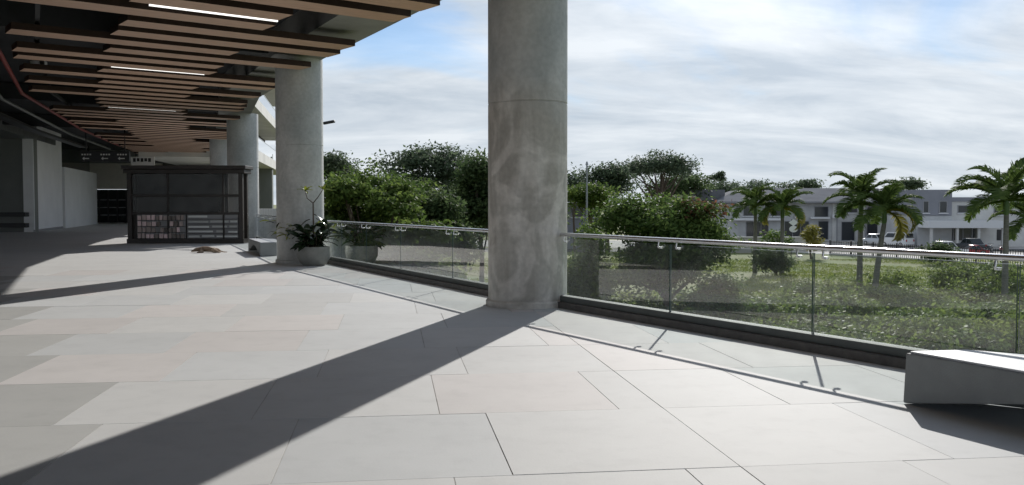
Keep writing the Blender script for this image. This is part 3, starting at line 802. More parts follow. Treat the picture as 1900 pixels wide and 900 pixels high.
def tree(name, label, px, hw, ytop, ybot, Y, m, n_clump=260, per=26, leaf=.22, spread=.32, nl=9, lobes=None, group='trees beyond the terrace', shape='round', depth=None, extra=None, trunk_r=None, flat=.55, aspect=.5, seed=0):
    random.seed(seed+int(px)); 
    if name == 'shrub' or ybot == 0: ybot = HORIZON+(CAM_H-GZ+.1)*F_PX/Y
    c = at(px, (ytop+ybot)/2, Y); rx = hw/F_PX*Y; zt = at(px,ytop,Y).z; zb = at(px,ybot,Y).z; rz = (zt-zb)/2
    ry = depth or rx*.8
    gz = float(gh(c.x, Y))
    t = thing(name, label, 'tree', (c.x,Y,gz), 0, group)
    if lobes is None:
        lobes = []
        for i in range(nl):
            a = 2*math.pi*i/nl+random.uniform(-.4,.4); q = random.uniform(.45,.72) if i else 0
            if shape == 'umbrella':
                zz = rz*(.5-1.5*q*q)+random.uniform(-.12,.12)*rz; lobes.append((c.x+math.cos(a)*rx*q, Y+math.sin(a)*ry*q, c.z+zz, rx*.33,ry*.33,rz*.5))
            elif shape == 'layer':
                zz = rz*random.uniform(-.75,.72); k = 1-.45*max(0,zz/rz); lobes.append((c.x+math.cos(a)*rx*q*k, Y+math.sin(a)*ry*q*k, c.z+zz, rx*.42*k,ry*.42*k,rz*.24))
            else:
                zz = rz*random.uniform(-.45,.52); k = math.sqrt(max(.2,1-(zz/rz)**2)); lobes.append((c.x+math.cos(a)*rx*q*k, Y+math.sin(a)*ry*q*k, c.z+zz, rx*.42,ry*.42,rz*.46))
        if shape == 'round': lobes.append((c.x,Y,c.z+rz*.45,rx*.5,ry*.5,rz*.54)); lobes.append((c.x,Y,c.z-rz*.2,rx*.7,ry*.7,rz*.7))
    C, N = lobe_points(lobes, n_clump, per, spread, flat=flat)
    leaf_mesh('crown', C, N, leaf, aspect, m, t, t.location)
    if extra:
        mm, frac, (ex0,ex1,ey0,ey1) = extra
        pa, pb = at(ex0,ey0,Y), at(ex1,ey1,Y)
        sel = (C[:,0]>pa.x)&(C[:,0]<pb.x)&(C[:,2]<pa.z)&(C[:,2]>pb.z)&(rng.random(len(C))<frac)
        if sel.sum() > 10: kind(leaf_mesh('new_shoots', C[sel]+rng.normal(size=(sel.sum(),3))*.12+np.array([0,-.1,.05]), N[sel], leaf*1.1, aspect, mm, t, t.location), 'stuff')
    tr = trunk_r or max(.12, rx*.055)
    hz = c.z-rz*.25
    k = MB(); wob = [Vector((c.x+random.uniform(-.2,.2)*j*.3, Y, gz-.3+(hz-gz+.3)*j/4)) for j in range(5)]
    k.tube(wob, [tr*1.5,tr*1.1,tr*.95,tr*.85,tr*.6], 8)
    o = k.build('trunk','bark',t); smooth_by_angle(o,60)
    k = MB()
    for l in lobes:
        s = wob[random.choice((2,3))]; e = Vector(l[:3]); mid = (s+e)/2+Vector((0,0,-.1*rz)); k.tube([s,mid,e],[tr*.5,tr*.35,tr*.1],6)
    o = k.build('limbs','bark',t)
    return t

# left of the nearest column
tree('tree','layered olive green tree just behind the glass left of the nearest column',700,135,322,560,42,'leaf_olive',n_clump=1000,per=30,leaf=.24,spread=.34,nl=30,shape='layer',depth=2.8,flat=.4,seed=1)
tree('tree','tall feathery dark tree behind the olive green tree',795,100,268,400,72,'leaf_far',n_clump=420,per=26,leaf=.3,spread=.55,nl=12,seed=2)
tree('tree','dense dark tree touching the left side of the nearest column',893,78,273,470,58,'leaf_dark',n_clump=560,per=30,leaf=.26,spread=.42,nl=13,seed=3)
tree('tree','dark distant tree just right of the column behind the potted plants',612,66,284,352,95,'leaf_far',n_clump=240,per=24,leaf=.36,spread=.6,seed=4)
tree('tree','dark round tree filling the gap behind the feathery tree',690,85,296,500,64,'leaf_mid',n_clump=360,per=26,leaf=.28,spread=.45,nl=10,seed=5)
tree('tree','dark tree low behind the olive green tree, right of its crown',815,75,345,560,50,'leaf_dark',n_clump=560,per=28,leaf=.25,spread=.4,nl=10,seed=6)
tree('tree','dark tree hidden mostly behind the nearest column',990,75,300,480,60,'leaf_dark',n_clump=240,per=24,leaf=.26,spread=.45,nl=8,seed=7)
tree('tree','shadowed tree low behind the potted plants',590,70,395,600,38,'leaf_dark',n_clump=340,per=26,leaf=.22,spread=.35,nl=7,seed=8)
tree('tree','mid green tree closing the gap between the olive green and feathery trees',752,72,318,520,60,'leaf_mid',n_clump=420,per=26,leaf=.27,spread=.42,nl=11,seed=51)
tree('tree','dark tree between the feathery tree and the nearest column',862,62,300,500,68,'leaf_dark',n_clump=360,per=26,leaf=.28,spread=.45,nl=10,seed=52)
tree('tree','green tree rising between the potted column and the feathery tree',655,62,306,500,70,'leaf_mid',n_clump=340,per=26,leaf=.3,spread=.48,nl=10,seed=53)
# right of the nearest column
tree('tree','broad dense green tree with reddish young leaves right of the nearest column',1238,140,350,585,45,'leaf_mid',n_clump=1200,per=30,leaf=.22,spread=.34,nl=15,depth=3.2,extra=('leaf_red',.35,(1255,1345,372,402)),seed=9)
tree('tree','small pale green bushy tree against the right side of the nearest column',1095,52,398,0,40,'leaf_olive',n_clump=360,per=24,leaf=.2,spread=.28,seed=10)
tree('tree','tall spreading umbrella shaped tree against the sky',1227,84,272,352,130,'leaf_far',n_clump=380,per=22,leaf=.40,spread=.65,nl=16,shape='umbrella',seed=11)
tree('tree','dark tree left of the umbrella shaped tree',1128,62,300,385,110,'leaf_far',n_clump=300,per=26,leaf=.4,spread=.7,nl=9,seed=12)
tree('tree','thin sparse distant tree just right of the nearest column',1066,32,308,372,115,'leaf_far',n_clump=60,per=20,leaf=.4,spread=.7,nl=6,seed=13)
tree('tree','low rounded dark tree below the umbrella shaped tree',1262,80,322,378,150,'leaf_dark',n_clump=260,per=24,leaf=.5,spread=.9,nl=9,seed=14)
tree('tree','olive yellow tree left of the red leaved tree',1098,58,340,405,85,'leaf_olive',n_clump=220,per=24,leaf=.32,spread=.55,nl=8,seed=15)
for i,(px,hw,yt,yb,Y) in enumerate(((1345,48,336,372,210),(1405,55,334,372,230),(1470,40,340,372,220),(1500,26,336,356,205),(1690,30,334,356,210))):
    tree('tree',['wide low tree on the skyline just right of the umbrella tree','flat dark tree on the skyline above the left palms','low dark tree on the skyline left of the double palms','small tree above the grey roof left of the double palms','small flat topped tree above the grey roof right of the double palms'][i],
         px,hw,yt,yb,Y,'leaf_far',n_clump=110,per=20,leaf=.6,spread=1.0,nl=7,shape='umbrella' if i==4 else 'round',seed=20+i,group='trees on the skyline')
for i,(px,hw,yt,yb) in enumerate(((1325,8,326,332),(1338,9,320,328),(1338,8,330,336))):
    tree('emergent_tree',['tiny flat crown on the skyline, left of a pair','tiny highest flat crown on the skyline','tiny lower flat crown on the skyline, under the highest'][i],px,hw,yt,yb,235,'leaf_far',n_clump=26,per=16,leaf=.6,spread=.5,nl=4,shape='umbrella',trunk_r=.15,seed=30+i,group='emergent crowns on the skyline')
# dark shrub on the grass and small shrubs
tree('shrub','dark fern like shrub on the grass below the handrail',1438,45,460,512,74,'leaf_dark',n_clump=160,per=24,leaf=.34,spread=.35,nl=7,group='shrubs on the grass',aspect=.25,seed=40)
tree('shrub','yellow green shrub behind the left glass panes',838,32,470,520,40,'leaf_bright',n_clump=90,per=22,leaf=.26,spread=.25,nl=6,group='shrubs on the grass',aspect=.3,seed=41)
tree('shrub','leafy bush at the right under the handrail',1700,80,575,610,38,'cover',n_clump=200,per=26,leaf=.2,spread=.3,nl=8,group='shrubs on the grass',seed=42)
tree('shrub','bush at the foot of the red leaved tree',1340,70,500,560,41,'leaf_mid',n_clump=220,per=26,leaf=.2,spread=.3,nl=8,group='shrubs on the grass',seed=43)
tree('shrub','bright bush right of the dark fern shrub',1560,70,545,560,45,'cover',n_clump=180,per=24,leaf=.2,spread=.3,nl=7,group='shrubs on the grass',seed=44)
tree('shrub','bushy mound at the right edge behind the glass',1850,80,560,600,39,'leaf_mid',n_clump=240,per=26,leaf=.2,spread=.3,nl=8,group='shrubs on the grass',seed=45)
tree('shrub','hedge bush in front of the white roofed car',1745,34,450,486,90,'leaf_dark',n_clump=120,per=24,leaf=.3,spread=.4,nl=7,group='shrubs by the fence',seed=46)
tree('shrub','yellow orange broad shrub by the road sign',1506,22,412,452,100,'palm_y',n_clump=50,per=18,leaf=.6,spread=.4,nl=5,group='shrubs by the fence',aspect=.25,seed=47)
tree('shrub','low shrub left of the road sign',1440,40,425,470,95,'leaf_mid',n_clump=90,per=20,leaf=.32,spread=.45,nl=6,group='shrubs by the fence',seed=48)

# ground cover and grass
def cover(name, label, m, n, xr, yr, size, aspect, hgt, up, fn):
    x = rng.uniform(*xr, n); y = rng.uniform(*yr, n)
    k = fn(x, y); x, y = x[k], y[k]
    mound = .55+.45*np.sin(x*.8+np.sin(y*.5)*1.5)*np.sin(y*.6+1+np.sin(x*.4))+.15*np.sin(x*2.3+y*1.7)
    z = gh(x,y)+rng.uniform(0,1,len(x))**.6*hgt*mound+.03
    N = rng.normal(size=(len(x),3))*.6+np.array([0,0,up]) if up else np.concatenate([rng.normal(size=(len(x),2)), rng.normal(size=(len(x),1))*.15],1)
    o = leaf_mesh(name, np.stack([x,y,z],1), N, size, aspect, m, None)
    kind(o,'stuff'); tag(o, label, 'plants'); return o
inview = lambda x,y: (x/y>-.26)&(x/y<.60)
nz = lambda x,y,s: np.sin(x*s+1.3*np.sin(y*s*.7))+np.sin(y*s*1.1+1.7*np.sin(x*s*.6))
cover('ground_cover','leafy ground cover on the slope below the railing','cover',60000,(-8,40),(24,60),.21,.5,.7,.6,lambda x,y: inview(x,y)&(nz(x,y,.35)>-.9+np.clip((y-44)*.09,0,2)-np.clip((x-16)*.06,0,.8)))
cover('grass','rough green grass on the slope towards the fence','grass_blade',110000,(-12,62),(34,98),.26,.16,.22,0,lambda x,y: inview(x,y)&(nz(x,y,.3)>-.9))

# a rolling mass of shrubs close below the railing
lob = []
rs_ = random.Random(77)
while len(lob) < 120:
    px = rs_.uniform(1040, 2000); Y = 31+33*rs_.random()**1.15; yb = HORIZON+(CAM_H-GZ)*F_PX/Y
    if yb < 560-.10*(px-1400): continue
    x = (px-950)/F_PX*Y; r = rs_.uniform(.8,2.1)
    lob.append((x, Y, float(gh(x,Y))+r*.25, r, r*.9, r*rs_.uniform(.5,.95)))
for nm, mm, sl_ in (('shrub_mass','cover',slice(0,90)),('shrub_mass','leaf_bright',slice(90,130))):
    C, N = lobe_points(lob[sl_], 2900 if mm == 'cover' else 1200, 26, .22, flat=.6)
    o = leaf_mesh(nm, C, N, .23, .5, mm, None); kind(o,'stuff')
    tag(o, 'dense green shrubs covering the slope below the railing' if mm == 'cover' else 'paler bright green shrubs among the dense ones below the railing', 'shrubs')
# ------------------------------------------------------------------ palms
def frond_mesh(name, length, droop, m, seed):
    rd = random.Random(seed); k = MB(); n = 16
    pts = []
    for i in range(n+1):
        s = i/n; ang = R(40)-droop*s**1.6; 
        if i == 0: p = Vector((0,0,0))
        else: p = pts[-1]+Vector((math.cos(ang),0,math.sin(ang)))*length/n
        pts.append(p)
    k.tube(pts, [.035*(1-.85*i/n) for i in range(n+1)], 5)
    for i in range(3*n):
        s = .14+.86*i/(3*n-1); j = min(n-1,int(s*n)); f = s*n-j; p = pts[j].lerp(pts[j+1],f); d = (pts[j+1]-pts[j]).normalized()
        L = length*(.36*math.sin(math.pi*(.18+.72*s))+.03)
        for sd in (-1,1):
            out = (d*.75+Vector((0,sd,0))*1.0+Vector((0,0,rd.uniform(.1,.5)))).normalized()
            q1 = p+out*L*.55; q2 = p+out*L*.9+Vector((0,0,-L*rd.uniform(.1,.32))); w = d*.014*rd.uniform(.8,1.2)
            k.add([p-w,p+w,q1+w*1.3,q1-w*1.3,q2],[(0,1,2,3),(3,2,4)])
    me = bpy.data.meshes.new(name); me.from_pydata([tuple(v) for v in k.v],[],k.f); me.materials.append(M[m]); return me
fronds = [frond_mesh('frond',1.0,R(d),'palm',i) for i,d in enumerate((70,88,58))]
fronds_y = [frond_mesh('frond',1.0,R(125),'palm_y',9)]
def palm(label, px, yc, Y, span, seed, yellow=(), n=13, base_px=None, lean=0):
    rd = random.Random(seed)
    top = at(px,yc,Y); bx = at(base_px if base_px else px,yc,Y).x; gz = float(gh(bx,Y))
    t = thing('palm_tree', label, 'palm tree', (bx,Y,gz), 0, 'palm trees on the grass')
    H = top.z-gz; off = top.x-bx
    k = MB(); nn = 14; prof = [(Vector((off*(i/nn)**1.5,0,-.2+(H-.9+.2)*i/nn)), (.20-.07*i/nn)*(1.06 if i%2 else 1)) for i in range(nn+1)]
    k.tube([p for p,r in prof],[r for p,r in prof],10); o = k.build('trunk','palm_trunk',t,local=True); smooth_by_angle(o,60)
    e = prof[-1][0]
    o = MB().tube([e,e+Vector((0,0,.25)),e+Vector((0,0,.8)),e+Vector((0,0,1.0))],[.13,.17,.12,.06],10).build('crownshaft','shaft',t,local=True); smooth_by_angle(o,60)
    for i in range(n):
        az = 2*math.pi*i*.382+rd.uniform(-.2,.2); el = 68-78*(i/(n-1))+rd.uniform(-6,6)
        f = bpy.data.objects.new('frond', fronds[i%3]); col.objects.link(f); f.parent = t
        f.location = e+Vector((0,0,.85)); f.rotation_euler = (rd.uniform(-.2,.2), -R(el-28), az); s = span*rd.uniform(.85,1.1); f.scale = (s,s,s)
    for az, el in yellow:
        f = bpy.data.objects.new('frond', fronds_y[0]); col.objects.link(f); f.parent = t; f['label'] = 'yellowing drooping frond'
        f.location = e+Vector((0,0,.8)); f.rotation_euler = (0,-R(el-28),R(az)); f.scale = (span,span,span)
    return t
palm('tall palm, left one of the close pair in front of the grey house',1598,368,60,2.75,1,base_px=1597)
palm('shorter palm with yellow fronds, right one of the close pair',1641,388,58,2.6,2,yellow=((-8,0),(15,-25),(-30,5)),base_px=1625)
palm('palm with a thin trunk, left one of the pair near the road sign',1402,380,78,2.5,3)
palm('palm with yellow drooping fronds, right one of the pair near the road sign',1452,384,76,2.6,4,yellow=((0,-20),(200,0),(-25,-5)))
palm('large dark palm at the right edge of the photo',1868,370,54,3.1,5,n=15)
palm('palm cut off by the right edge of the photo',1912,404,60,2.6,6)

# ------------------------------------------------------------------ houses behind
def bbox(name, m, px0, py0, px1, py1, Y, dy, par, zb=None):
    a, b = at(px0,py0,Y), at(px1,py1,Y)
    return MB().box(a.x,b.x,Y,Y+dy,zb if zb is not None else b.z,a.z).build(name, m, par)
def window(px0,py0,px1,py1,Y,par,m='pane',name='window'):
    a, b = at(px0,py0,Y), at(px1,py1,Y)
    f = MB(); t = .10
    f.box(a.x-t,b.x+t,Y-.06,Y-.002,a.z,a.z+t); f.box(a.x-t,b.x+t,Y-.06,Y-.002,b.z-t,b.z); f.box(a.x-t,a.x,Y-.06,Y-.002,b.z,a.z); f.box(b.x,b.x+t,Y-.06,Y-.002,b.z,a.z)
    w = f.build(name,'trim',par)
    MB().box(a.x,b.x,Y-.03,Y-.004,b.z,a.z).build('pane',m,w)
    n = max(1,int((b.x-a.x)/1.1))
    for i in range(1,n): x = a.x+(b.x-a.x)*i/n; MB().box(x-.03,x+.03,Y-.05,Y-.03,b.z,a.z).build('glazing_bar','trim',w)
    MB().box(a.x-.2,b.x+.2,Y-.22,Y-.062,b.z-t-.10,b.z-t).build('sill','frame_w',w)
    return w
YA = 146.0
A = thing('house', 'long grey two storey house with hipped metal roof behind the palms', 'house', (at(1530,440,YA).x,YA,GZ))
bbox('wall','bwall',1335,376,1702,440,YA,11,A,zb=GZ-.2)
bbox('upper_band','bdark',1345,372,1702,376.5,YA-.25,11.4,A)
a, b = at(1326,374,YA), at(1712,374,YA); zr = at(1500,348,YA).z
MB().add([(a.x,YA-1.2,a.z),(b.x,YA-1.2,a.z),(b.x,YA+12.2,a.z),(a.x,YA+12.2,a.z),(a.x+5,YA+5.5,zr),(b.x-5,YA+5.5,zr),
          (a.x,YA-1.2,a.z-.25),(b.x,YA-1.2,a.z-.25),(b.x,YA+12.2,a.z-.25),(a.x,YA+12.2,a.z-.25)],
         [(0,1,5,4),(1,2,5),(2,3,4,5),(3,0,4),(0,6,7,1),(1,7,8,2),(2,8,9,3),(3,9,6,0),(9,8,7,6)]).build('roof','roof',A)
for r in ((1512,384,1536,402),(1564,380,1590,394),(1655,384,1680,400),(1610,384,1636,398),(1430,384,1455,400),(1380,384,1400,400)): window(*r,YA,A)
for r in ((1456,411,1500,444),(1519,411,1536,444),(1562,412,1585,446),(1609,412,1647,446),(1385,412,1425,444)): window(*r,YA,A,name='door')
bbox('balcony_ledge','frame_w',1505,403,1540,406,YA-1.0,1.0,A)
bbox('ground_floor_ledge','frame_w',1360,405,1455,409,YA-1.0,1.0,A)
for px in (1545,1600,1650): bbox('pilaster','bwall2',px,377,px+7,440,YA-.2,.2,A,zb=GZ)
for px in (1553,1606,1692): bbox('downpipe','trim',px,377,px+1.2,440,YA-.32,.1,A,zb=GZ)
for px, py in ((1545,398),(1648,402),(1476,398)):
    u_ = bbox('air_conditioner','frame_w',px,py,px+9,py+7,YA-.75,.5,A)
    c = at(px+5.5,py+3.5,YA-.75); MB().tube([(c.x,YA-.77,c.z),(c.x,YA-.752,c.z)],.22,14).build('fan_grille','black',u_)
bbox('gutter','trim',1330,374.6,1708,376.2,YA-1.35,.14,A)
YB = 128.0
B = thing('house', 'slate grey and white house with a flat white entrance canopy at right', 'house', (at(1800,440,YB).x,YB,GZ))
bbox('wall','bwall2',1766,374,2010,440,YB,14,B,zb=GZ-.2)
bbox('slate_block','bdark',1703,352,1766,400,YB-1.5,14,B)
bbox('slate_block_base','bwall',1703,400.3,1766,440,YB-1.4,13.8,B,zb=GZ-.2)
bbox('parapet','bdark',1766.3,366,2012,374,YB-.2,14.4,B)
window(1744,374,1756,394,YB-1.5,B); window(1714,374,1722,394,YB-1.5,B); window(1778,382,1796,394,YB,B); window(1845,384,1862,398,YB,B); window(1905,384,1930,398,YB,B)
cn = bbox('entrance_canopy','frame_w',1722,410,1866,423,YB-4.5,4.4,B)
for px in (1727,1775,1815,1860): bbox('canopy_post','bwall2',px,423.2,px+4,440,YB-4.2,.3,B,zb=GZ)
bbox('shop_front','pane',1736,424,1818,446,YB-.05,.04,B)
for px in (1750,1768,1786,1803): bbox('mullion','trim',px,424,px+1.5,446,YB-.1,.05,B)
bbox('side_door','black',1850,426,1866,446,YB-.06,.05,B)
YC = 122.0
Cb = thing('house', 'dark low house with grey roof half hidden beside the nearest column', 'house', (at(1060,440,YC).x,YC,GZ))
bbox('wall','bdark',1005,376,1112,440,YC,10,Cb,zb=GZ-.2)
bbox('roof','roof',995,360,1120,375,YC-1.2,12,Cb)
for r in ((1062,384,1082,402),(1088,384,1106,402),(1030,384,1050,402)): window(*r,YC,Cb)
YD = 150.0
Db = thing('house', 'low grey roofed house between the red leaved tree and the left palms', 'house', (at(1300,440,YD).x,YD,GZ))
bbox('wall','bdark',1262,372,1334,440,YD,10,Db,zb=GZ-.2)
bbox('roof','roof',1255,352,1345,371.5,YD-1.2,12,Db)
window(1300,384,1320,400,YD,Db)
YF = 102.0
# low pale boundary wall along the road
wl_ = thing('boundary_wall', 'low pale boundary wall behind the road sign', 'wall', (at(1400,446,112).x,112,GZ))
bbox('wall_face','paving',1330,441,1500,450,112,.3,wl_,zb=GZ-.1); bbox('coping','bwall2',1328,439.5,1502,441,111.9,.5,wl_)

# ------------------------------------------------------------------ fence
fa, fb = at(1540,470,107.5).to_2d(), at(1990,470,81.5).to_2d()
fence = thing('metal_fence', 'black metal bar fence between the grass and the paved yard', 'fence', (fa.x,fa.y,GZ))
fd = (fb-fa).normalized(); FL = (fb-fa).length; fn = max(1,round(FL/3.2))
FP = lambda s,z: (fa.x+fd.x*s, fa.y+fd.y*s, GZ+z)
for i in range(fn+1): MB().bar(FP(FL*i/fn,-.2),FP(FL*i/fn,1.75),.12,.12,Vector((fd.x,fd.y,0))).build('post','black',fence)
for z in (.22,1.5): MB().bar(FP(0,z),FP(FL,z),.05,.07).build('rail','black',fence)
k = MB(); s = .2
while s < FL:
    k.bar(FP(s,.1),FP(s,1.65),.045,.045,Vector((fd.x,fd.y,0))); s += .26
kind(k.build('balusters','black',fence),'stuff')
k = MB()
k.bar((fa.x,fa.y,GZ+.02),(fb.x,fb.y,GZ+.02),.35,.3); k.build('footing','paving',fence)

# ------------------------------------------------------------------ vehicles
def car(label, px, ybase, Y, rz, paint, L=4.4, W=1.75, H=1.45, kindc='car', group='vehicles in the yard'):
    p = at(px, ybase, Y)
    t = thing('parked_van' if kindc=='van' else 'parked_car', label, kindc, (p.x,Y,GZ+.03), rz, group)
    z0, zb = .22, H*.58
    if kindc == 'van': prof = [(-L/2,z0),(L/2,z0),(L/2,zb*.85),(L/2-.35,zb),(-L/2,zb)]; cab = [(-L/2+.03,zb),(L/2-.45,zb),(L/2-1.15,H),(-L/2+.12,H)]
    else: prof = [(-L/2,z0),(L/2,z0),(L/2,zb*.82),(L/2-.12,zb*.9),(L/2-1.15,zb),(-L/2+.5,zb),(-L/2,zb*.92)]; cab = [(-L/2+.55,zb),(L/2-1.2,zb),(L/2-1.9,H),(-L/2+1.15,H)]
    def extr(pr, w0, w1, name, m, zsp):
        n = len(pr); v = []
        for sg in (-1,1):
            for x,z in pr:
                w = w0+(w1-w0)*(0 if z<=zsp else 1); v.append((x,sg*w/2,z))
        ff = [tuple(range(n-1,-1,-1)) if False else tuple(range(n)), tuple(range(2*n-1,n-1,-1))]+[(i,i+n,(i+1)%n+n,(i+1)%n) for i in range(n)]
        o = MB().add(v,ff); o = o.build(name,m,t,local=True,bevel=.05); return smooth_by_angle(o,30)
    body = extr(prof,W,W,'body',paint,9); cabin = extr(cab,W*.94,W*.80,'cabin',paint,zb+.01)
    # glazing set slightly proud of the cabin
    def lerp(a,b,f): return (a[0]+(b[0]-a[0])*f, a[1]+(b[1]-a[1])*f)
    for sg in (-1,1):
        lo0,lo1 = lerp(cab[0],cab[3],.16),lerp(cab[1],cab[2],.16); hi0,hi1 = lerp(cab[0],cab[3],.86),lerp(cab[1],cab[2],.86)
        yl = W*.94/2-(W*.14/2)*.16+.012; yh = W*.94/2-(W*.14/2)*.86+.012
        for f0,f1 in ((.06,.48),(.53,.94)):
            q = [lerp(lo0,lo1,f0)+(yl,),lerp(lo0,lo1,f1)+(yl,),lerp(hi0,hi1,f1)+(yh,),lerp(hi0,hi1,f0)+(yh,)]
            v = [(x,sg*y,z) for x,z,y in q]; MB().add(v,[(0,1,2,3) if sg<0 else (3,2,1,0)]).build('side_window','dark_glass',cabin,local=True)
    for i,j,s in ((1,2,1),(0,3,-1)):
        a_, b_ = lerp(cab[i],cab[j],.14), lerp(cab[i],cab[j],.88); nx = .02*s
        v = [(a_[0]+nx,-W*.42,a_[1]),(a_[0]+nx,W*.42,a_[1]),(b_[0]+nx,W*.36,b_[1]+.01),(b_[0]+nx,-W*.36,b_[1]+.01)]
        MB().add(v,[(0,1,2,3) if s>0 else (3,2,1,0)]).build('windscreen' if s>0 else 'rear_window','dark_glass',cabin,local=True)
    for x in (-L*.31,L*.31):
        for sg in (-1,1):
            k = MB(); n=18; v=[]; 
            for yy in (sg*(W/2-.2),sg*(W/2+.012)):
                for q in range(n): v.append((x+.31*math.cos(2*math.pi*q/n),yy,.31+.31*math.sin(2*math.pi*q/n)))
            k.add(v,[(q,(q+1)%n,(q+1)%n+n,q+n) for q in range(n)]+[tuple(range(n-1,-1,-1)),tuple(range(n,2*n))])
            wo = k.build('wheel','tyre',t,local=True)
            k = MB(); yy = sg*(W/2+.02); k.add([(x+.19*math.cos(2*math.pi*q/12),yy,.31+.19*math.sin(2*math.pi*q/12)) for q in range(12)],[tuple(range(12)) if sg<0 else tuple(range(11,-1,-1))]); k.build('rim','rim',wo,local=True)
    for sg in (-1,1):
        MB().box(L/2-.04,L/2+.015,sg*W*.36-.16,sg*W*.36+.16,zb*.66,zb*.84).build('headlight','lamp',t,local=True)
        MB().box(-L/2-.015,-L/2+.04,sg*W*.40-.11,sg*W*.40+.11,zb*.66,zb*.92).build('tail_light','tail',t,local=True)
    MB().box(L/2-.02,L/2+.05,-W*.46,W*.46,z0,z0+.16).build('bumper','trim',t,local=True); MB().box(-L/2-.05,-L/2+.02,-W*.46,W*.46,z0,z0+.16).build('bumper','trim',t,local=True)
    return t
car('silver white van with its dark rear window, parked by the long grey house',1664,455,128,R(118),'wpaint',L=4.3,W=1.8,H=1.95,kindc='van')
car('silver car parked left of the white van',1628,452,132,R(-60),'silver',L=4.2,H=1.6)
car('white car with pale roof behind the hedge near the fence',1757,470,103,R(8),'wpaint',L=4.2,H=1.75)
car('low red car parked between the fence and the white canopy',1800,468,106,R(170),'rpaint',L=3.6,H=1.2)
car('dark car under the white entrance canopy',1800,450,117,R(100),'dpaint',L=4.2,H=1.55)
def motorbike(label, px, Y, rz, paint):
    p = at(px,450,Y); t = thing('motorbike', label, 'motorbike', (p.x,Y,GZ+.03), rz, 'motorbikes in the yard')
    for x in (-.65,.65):
        v = []; k = MB(); n = 16; pts = [(x+.28*math.cos(2*math.pi*q/n),0,.33+.28*math.sin(2*math.pi*q/n)) for q in range(n+1)]
        k.tube(pts,.06,6); w = k.build('wheel','tyre',t,local=True)
        MB().tube([(x,-.05,.33),(x,.05,.33)],.2,12).build('hub','rim',w,local=True)
    MB().tube([(-.6,0,.5),(-.25,0,.62),(.1,0,.60),(.45,0,.8)],[.10,.17,.2,.1],8).build('body',paint,t,local=True,smooth=True)
    MB().tube([(-.75,0,.82),(-.3,0,.76),(.05,0,.76)],[.08,.13,.09],8).build('seat','black',t,local=True,smooth=True)
    MB().tube([(.65,0,.33),(.48,0,.85),(.42,0,1.05)],.035,6).build('fork','rim',t,local=True)
    MB().tube([(.36,-.36,1.06),(.42,0,1.05),(.36,.36,1.06)],.02,6).build('handlebar','black',t,local=True)
    MB().tube([(.52,0,.9),(.62,0,.9)],[.10,.09],10).build('headlight','lamp',t,local=True)
    return t
motorbike('dark motorbike parked under the right end of the canopy',1836,112,R(40),'dpaint')
motorbike('red motorbike parked beside the big palm trunk',1858,108,R(65),'rpaint')

# ------------------------------------------------------------------ signs, poles and lamp
Y_ = 98.0
ps = at(1468,470,Y_)
rs = thing('road_sign', 'white diamond sign above a round one on a dark post by the road', 'sign', (ps.x,Y_,GZ))
MB().tube([(ps.x,Y_,GZ-.2),(ps.x,Y_,at(1468,407,Y_).z)],.05,8).build('post','black',rs)
c = at(1472,413,Y_); w_, h_ = 9/F_PX*Y_, 6.5/F_PX*Y_
def plate(pts, y, th, name, m, par):
    n = len(pts); MB().add([(x,y,z) for x,z in pts]+[(x,y+th,z) for x,z in pts],[tuple(range(n)),tuple(range(2*n-1,n-1,-1))]+[(i,i+n,(i+1)%n+n,(i+1)%n) for i in range(n)]).build(name,m,par)
plate([(c.x-w_,c.z),(c.x,c.z-h_),(c.x+w_,c.z),(c.x,c.z+h_)],Y_-.08,.02,'diamond_plate','sign_w',rs)
c = at(1472,425,Y_)
plate([(c.x+8/F_PX*Y_*math.cos(R(a)),c.z+6/F_PX*Y_*math.sin(R(a))) for a in range(0,360,15)],Y_-.08,.02,'round_plate','sign_w',rs)
p2 = at(1587,419,Y_+4)
r2 = thing('road_sign', 'small white round sign between the two close palms and the door', 'sign', (p2.x,Y_+4,GZ))
MB().tube([(p2.x,Y_+4,GZ-.2),(p2.x,Y_+4,p2.z)],.04,8).build('post','pole',r2)
plate([(p2.x+.29*math.cos(R(a)),p2.z+.27*math.sin(R(a))) for a in range(0,360,15)],Y_+3.92,.02,'round_plate','sign_w',r2)
def lamp(label, px, ytop, Y, arm, name='street_lamp'):
    p = at(px,ytop,Y); gz = float(gh(p.x,Y))
    t = thing(name, label, 'lamp', (p.x,Y,gz), 0, 'poles beyond the railing')
    o = MB().tube([(p.x,Y,gz-.2),(p.x,Y,p.z)],[.11,.06],10).build('pole','pole',t); smooth_by_angle(o)
    if arm:
        e = at(arm[0],arm[1],Y); m_ = at(arm[2],arm[3],Y)
        MB().tube([(p.x,Y,p.z-.05),tuple(m_)],.04,8).build('arm','pole',t)
        MB().bar(tuple(m_),tuple(e),.28,.10).build('lamp_head','black',t,bevel=.02)
    else: MB().tube([(p.x,Y,p.z),(p.x,Y,p.z+.25)],[.12,.05],8).build('cap','pole',t)
    return t
lamp('street lamp with a dark flat head poking out behind the potted column',575,232,40,(621,225,600,229))
lamp('thin grey pole right of the nearest column',1089,306,70,None,'lamp_pole')
lamp('thin grey pole beside the dark tree right of the nearest column',1094,345,100,None,'lamp_pole')

